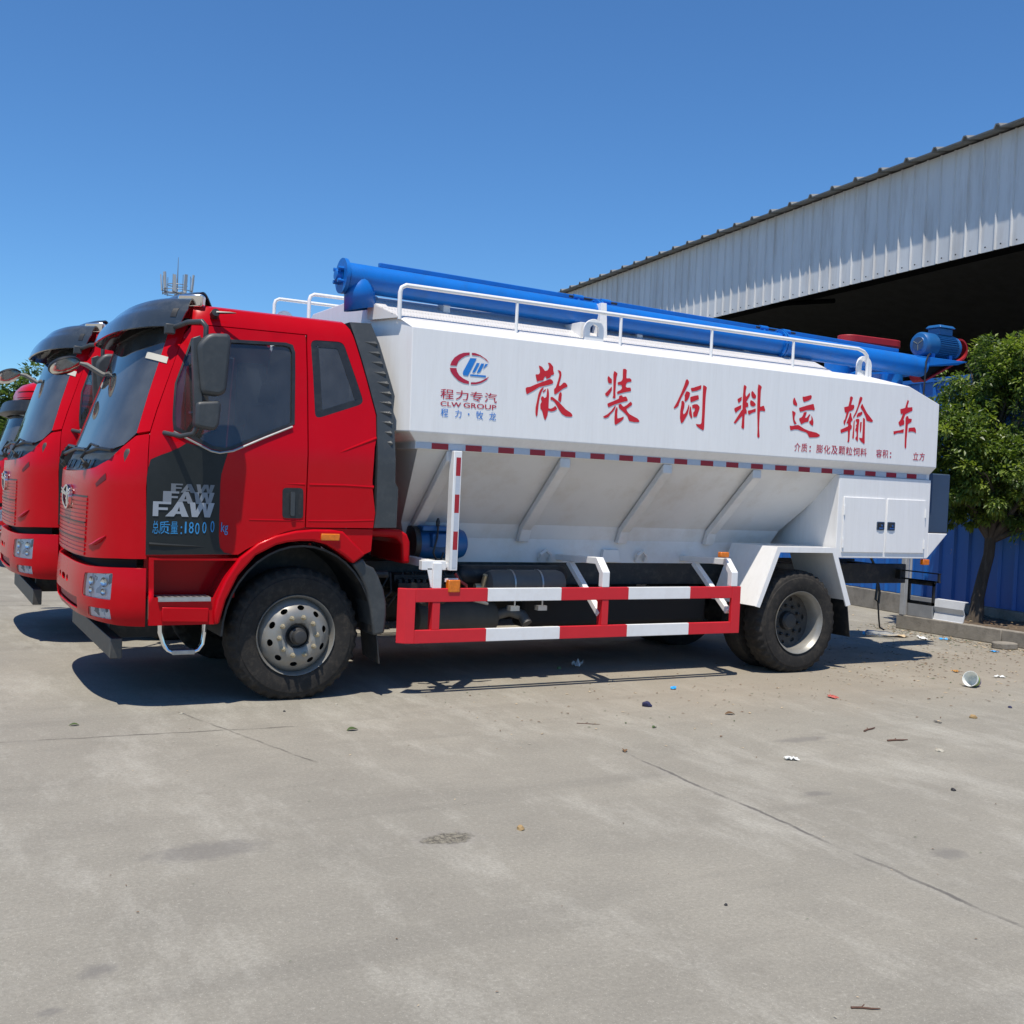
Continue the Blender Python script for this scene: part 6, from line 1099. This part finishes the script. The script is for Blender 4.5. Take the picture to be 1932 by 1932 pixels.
def leaf(loc, l, ang, mat, label, seed=0, name='fallen_leaf'):
    mb = MB(); d = Vector((math.cos(ang), math.sin(ang), 0)); s_ = Vector((-d.y, d.x, 0)); b = Vector((loc[0], loc[1], .003)); rows = []
    for i in range(7):
        u = i / 6; w = l * .26 * math.sin(math.pi * (.06 + .90 * u)); c = b + d * l * (u - .5) + Vector((0, 0, .35 * l * u * (1 - u)))
        rows.append([mb.bm.verts.new(c + s_ * w + Vector((0, 0, w * .55))), mb.bm.verts.new(c), mb.bm.verts.new(c - s_ * w + Vector((0, 0, w * .35)))])
    for A, B in zip(rows, rows[1:]):
        for k in (0, 1): mb.face([A[k], B[k], B[k + 1], A[k + 1]])
    o = mb.build(name, mat, smooth=60); tag(o, label, 'leaf'); return o
scrap((3.308, -.306), .10, .045, BLUEP, 'bright blue wrapper on the sunlit ground below the guard rail', 'wrapper', 1, .25, 'plastic_wrapper')
stone((2.598, -.883, 0), .042, DARKP, 'crumpled dark navy rag lump on open concrete', 'rag', 2, .8, name='rag_lump')
scrap((4.45, -1.066), .11, .05, REDP, 'dull red scrap of torn plastic on the ground right of the rear wheel', 'scrap', 3, .35)
twig((3.756, -2.129), .20, .35, 'longer brown twig, upper of the two twigs lying close together', 1); twig((3.674, -2.467), .18, -.15, 'brown twig lying below the first, nearly level', 2)
twig((1.771, -1.293), .17, -.55, 'thin dark twig lying alone in front of the guard rail', 3, .003)
stone((4.991, -2.081, 0), .03, STONE1, 'tan brown pebble alone on the concrete at the right', seed=5); stone((3.719, -2.799, 0), .032, STONE2, 'pale angular stone flake below the twigs', seed=6, flat=.4)
stone((.09, -3.252, 0), .023, STONE1, 'small mustard brown pebble right of the broken hole in the concrete', seed=7); stone((.251, -.125, 0), .011, STONE2, 'tiny pale pebble just outside the shadow by the front mud flap', seed=8)
stone((-.19, -.247, 0), .011, BLACKP, 'tiny black pebble in front of the front tyre', seed=9); stone((-.894, -.109, 0), .015, STONE2, 'small whitish chip at the edge of the cab shadow', seed=10, flat=.5)
stone((2.924, -3.55, 0), .016, BLACKP, 'small black crumb on the bare concrete beyond the slab joint', seed=11); stone((.404, -4.443, 0), .009, BLACKP, 'tiny black speck of grit in the near foreground', seed=12)
scrap((4.528, -2.114), .07, .02, BLACKP, 'narrow black strip of rubber beyond the twigs', 'scrap', 13, .2); stone((5.728, -1.878, 0), .022, DARKP, 'dark blue plastic bit near the right edge', 'scrap', 14, .6, name='plastic_bit')
scrap((2.488, -2.632), .085, .05, PAPER, 'torn white tissue scrap near the slab joint', 'tissue', 15, .5); leaf((.066, -.96), .085, .1, GREENL, 'dark green curled leaf in front of the front wheel'); leaf((-1.627, -.272), .065, -.1, GREENL, 'dark green leaf lying left of the cab shadow')
leaf((3.064, -1.347), .085, -.3, BROWN, 'curled reddish brown dry leaf on open concrete'); leaf((2.18, -1.548), .055, .4, GREENL, 'small olive green leaf on the concrete in front of the guard rail'); stone((2.835, .85, 0), .025, pmat('green_lump', (.14, .22, .10), rough=.7), 'pale green lump in the shade under the truck', 'crumb', 16, name='green_crumb')
leaf((1.55, -2.07), .07, 1.0, BROWN, 'dried tan leaf lying across the start of the slab joint'); twig((.239, -5.358), .10, -.5, 'short rotten stick in the near foreground', 4, .004)
# paper cup on its side
cup = empty('paper_cup', (6.32, -1.04, .0)); tag(cup, 'white and green paper cup tipped on its side at the right', 'cup')
mb = MB(); CUPM = pmat('cup_paper', (.74, .76, .72), rough=.6); adr = Vector((-.90, -.22, .30)).normalized(); o0 = Vector((6.32, -1.04, .062)) - adr * .07
mb.lathe([(.0005, .0), (.050, .0), (.051, .003), (.070, .135), (.075, .140), (.070, .139), (.048, .008), (.0005, .007)], o0, adr, 28); c_ = mb.build('cup_wall', CUPM, cup)
mb = MB(); mb.lathe([(.0585, .045), (.0650, .095)], o0, adr, 28); mb.build('cup_print', pmat('cup_green', (.30, .42, .08), rough=.6), cup)
mb = MB(); mb.lathe([(.0535, .012), (.0560, .030)], o0, adr, 28); mb.build('cup_print', pmat('cup_purple', (.22, .05, .18), rough=.6), cup)
# flattened clear bottle with a blue cap
bot = empty('plastic_bottle', (8.216, 1.897, .03)); tag(bot, 'crushed clear plastic bottle with a blue cap lying near the kerb corner', 'bottle')
bd = Vector((.75, -.66, 0)); mb = MB(); mb.lathe([(.0005, 0), (.045, .0), (.055, .02), (.05, .06), (.057, .12), (.048, .18), (.055, .26), (.04, .32), (.018, .36), (.016, .39)], Vector((8.14, 1.99, .05)) + bd * .0, bd, 20)
for v in mb.bm.verts: v.co.z = .012 + (v.co.z) * .72 + .010 * noise.noise(v.co * 22)
mb.build('bottle_body', glass_mat('pet', (.90, .93, .95), .18, ior=1.4, dcol=(.8, .82, .85)), bot)
mb = MB(); mb.cyl(Vector((8.14, 1.99, .045)) - bd * .035, Vector((8.14, 1.99, .045)) - bd * .002, .022, 14); mb.build('bottle_cap', BLUEP, bot)
scrap((8.80, 1.66), .22, .08, PAPER, 'white paper sheet lying along the foot of the kerb', 'paper', 21, .2); scrap((9.02, 1.50), .11, .06, BLUEP, 'blue scrap of wrapper beside the white paper at the kerb foot', 'wrapper', 22, .3, 'plastic_wrapper')
scrap((8.55, 1.92), .34, .20, TANP, 'tan torn cardboard piece near the kerb corner', 'cardboard', 23, .12, 'cardboard_scrap'); scrap((8.75, .55), .09, .06, BLUEP, 'blue scrap at the right edge near the concrete lump', 'wrapper', 24, .3, 'plastic_wrapper')
scrap((7.1, -.75), .10, .05, PAPER, 'small white paper scrap beyond the paper cup', 'paper', 25, .3); scrap((6.9, -.38), .08, .05, pmat('orange_peel', (.45, .22, .05), rough=.7), 'orange brown peel beyond the paper cup', 'peel', 26, .4, 'orange_peel'); scrap((3.10, .95), .16, .09, PAPER, 'crumpled pale plastic in the shade under the truck', 'plastic', 27, .5)
# countless leaf fragments and grit swept against the kerb
mb = MB(); rg = random.Random(5)
def frag(x, y, l):
    a = rg.random() * 6.3; d = Vector((math.cos(a), math.sin(a), 0)) * l; s_ = Vector((-d.y, d.x, 0)) * rg.uniform(.2, .5); c = Vector((x, y, .004)); t = rg.uniform(.0, .4) * l
    mb.m = rg.choices((0, 1, 2, 3), (5, 3, 2, 2))[0]; v = [mb.bm.verts.new(c - d), mb.bm.verts.new(c + s_ + Vector((0, 0, t))), mb.bm.verts.new(c + d + Vector((0, 0, t * .5))), mb.bm.verts.new(c - s_ + Vector((0, 0, t * .8)))]; mb.face([v[0], v[1], v[2]]); mb.face([v[0], v[2], v[3]])
for i in range(1500):
    y = rg.uniform(-3.2, 3.0); k = abs(rg.gauss(0, .28)); x = 9.34 - k + (rg.uniform(-.3, .6) if y > 2.6 else 0); frag(x, y, rg.uniform(.010, .032))
for i in range(900): frag(rg.gauss(7.6, 1.1), rg.gauss(.3, 1.0), rg.uniform(.008, .028))
for i in range(420): frag(rg.uniform(1.0, 6.5), rg.gauss(-.5, .75), rg.uniform(.006, .020))
for i in range(160): frag(rg.uniform(-3, 6.5), rg.uniform(-5.5, -.5), rg.uniform(.004, .010))
for i in range(500):
    x = rg.uniform(9.5, 10.8); y = rg.uniform(-3.4, 2.4); frag(x, y, rg.uniform(.015, .035))
    for v in list(mb.bm.verts)[-4:]: v.co.z += .20
tag(mb.build('leaf_litter', [BROWN, TANP, STONE2, GREENL], smooth=0, recalc=False), 'scattered dry leaf fragments and grit swept along the kerb and over the yard', 'litter', kind='stuff')
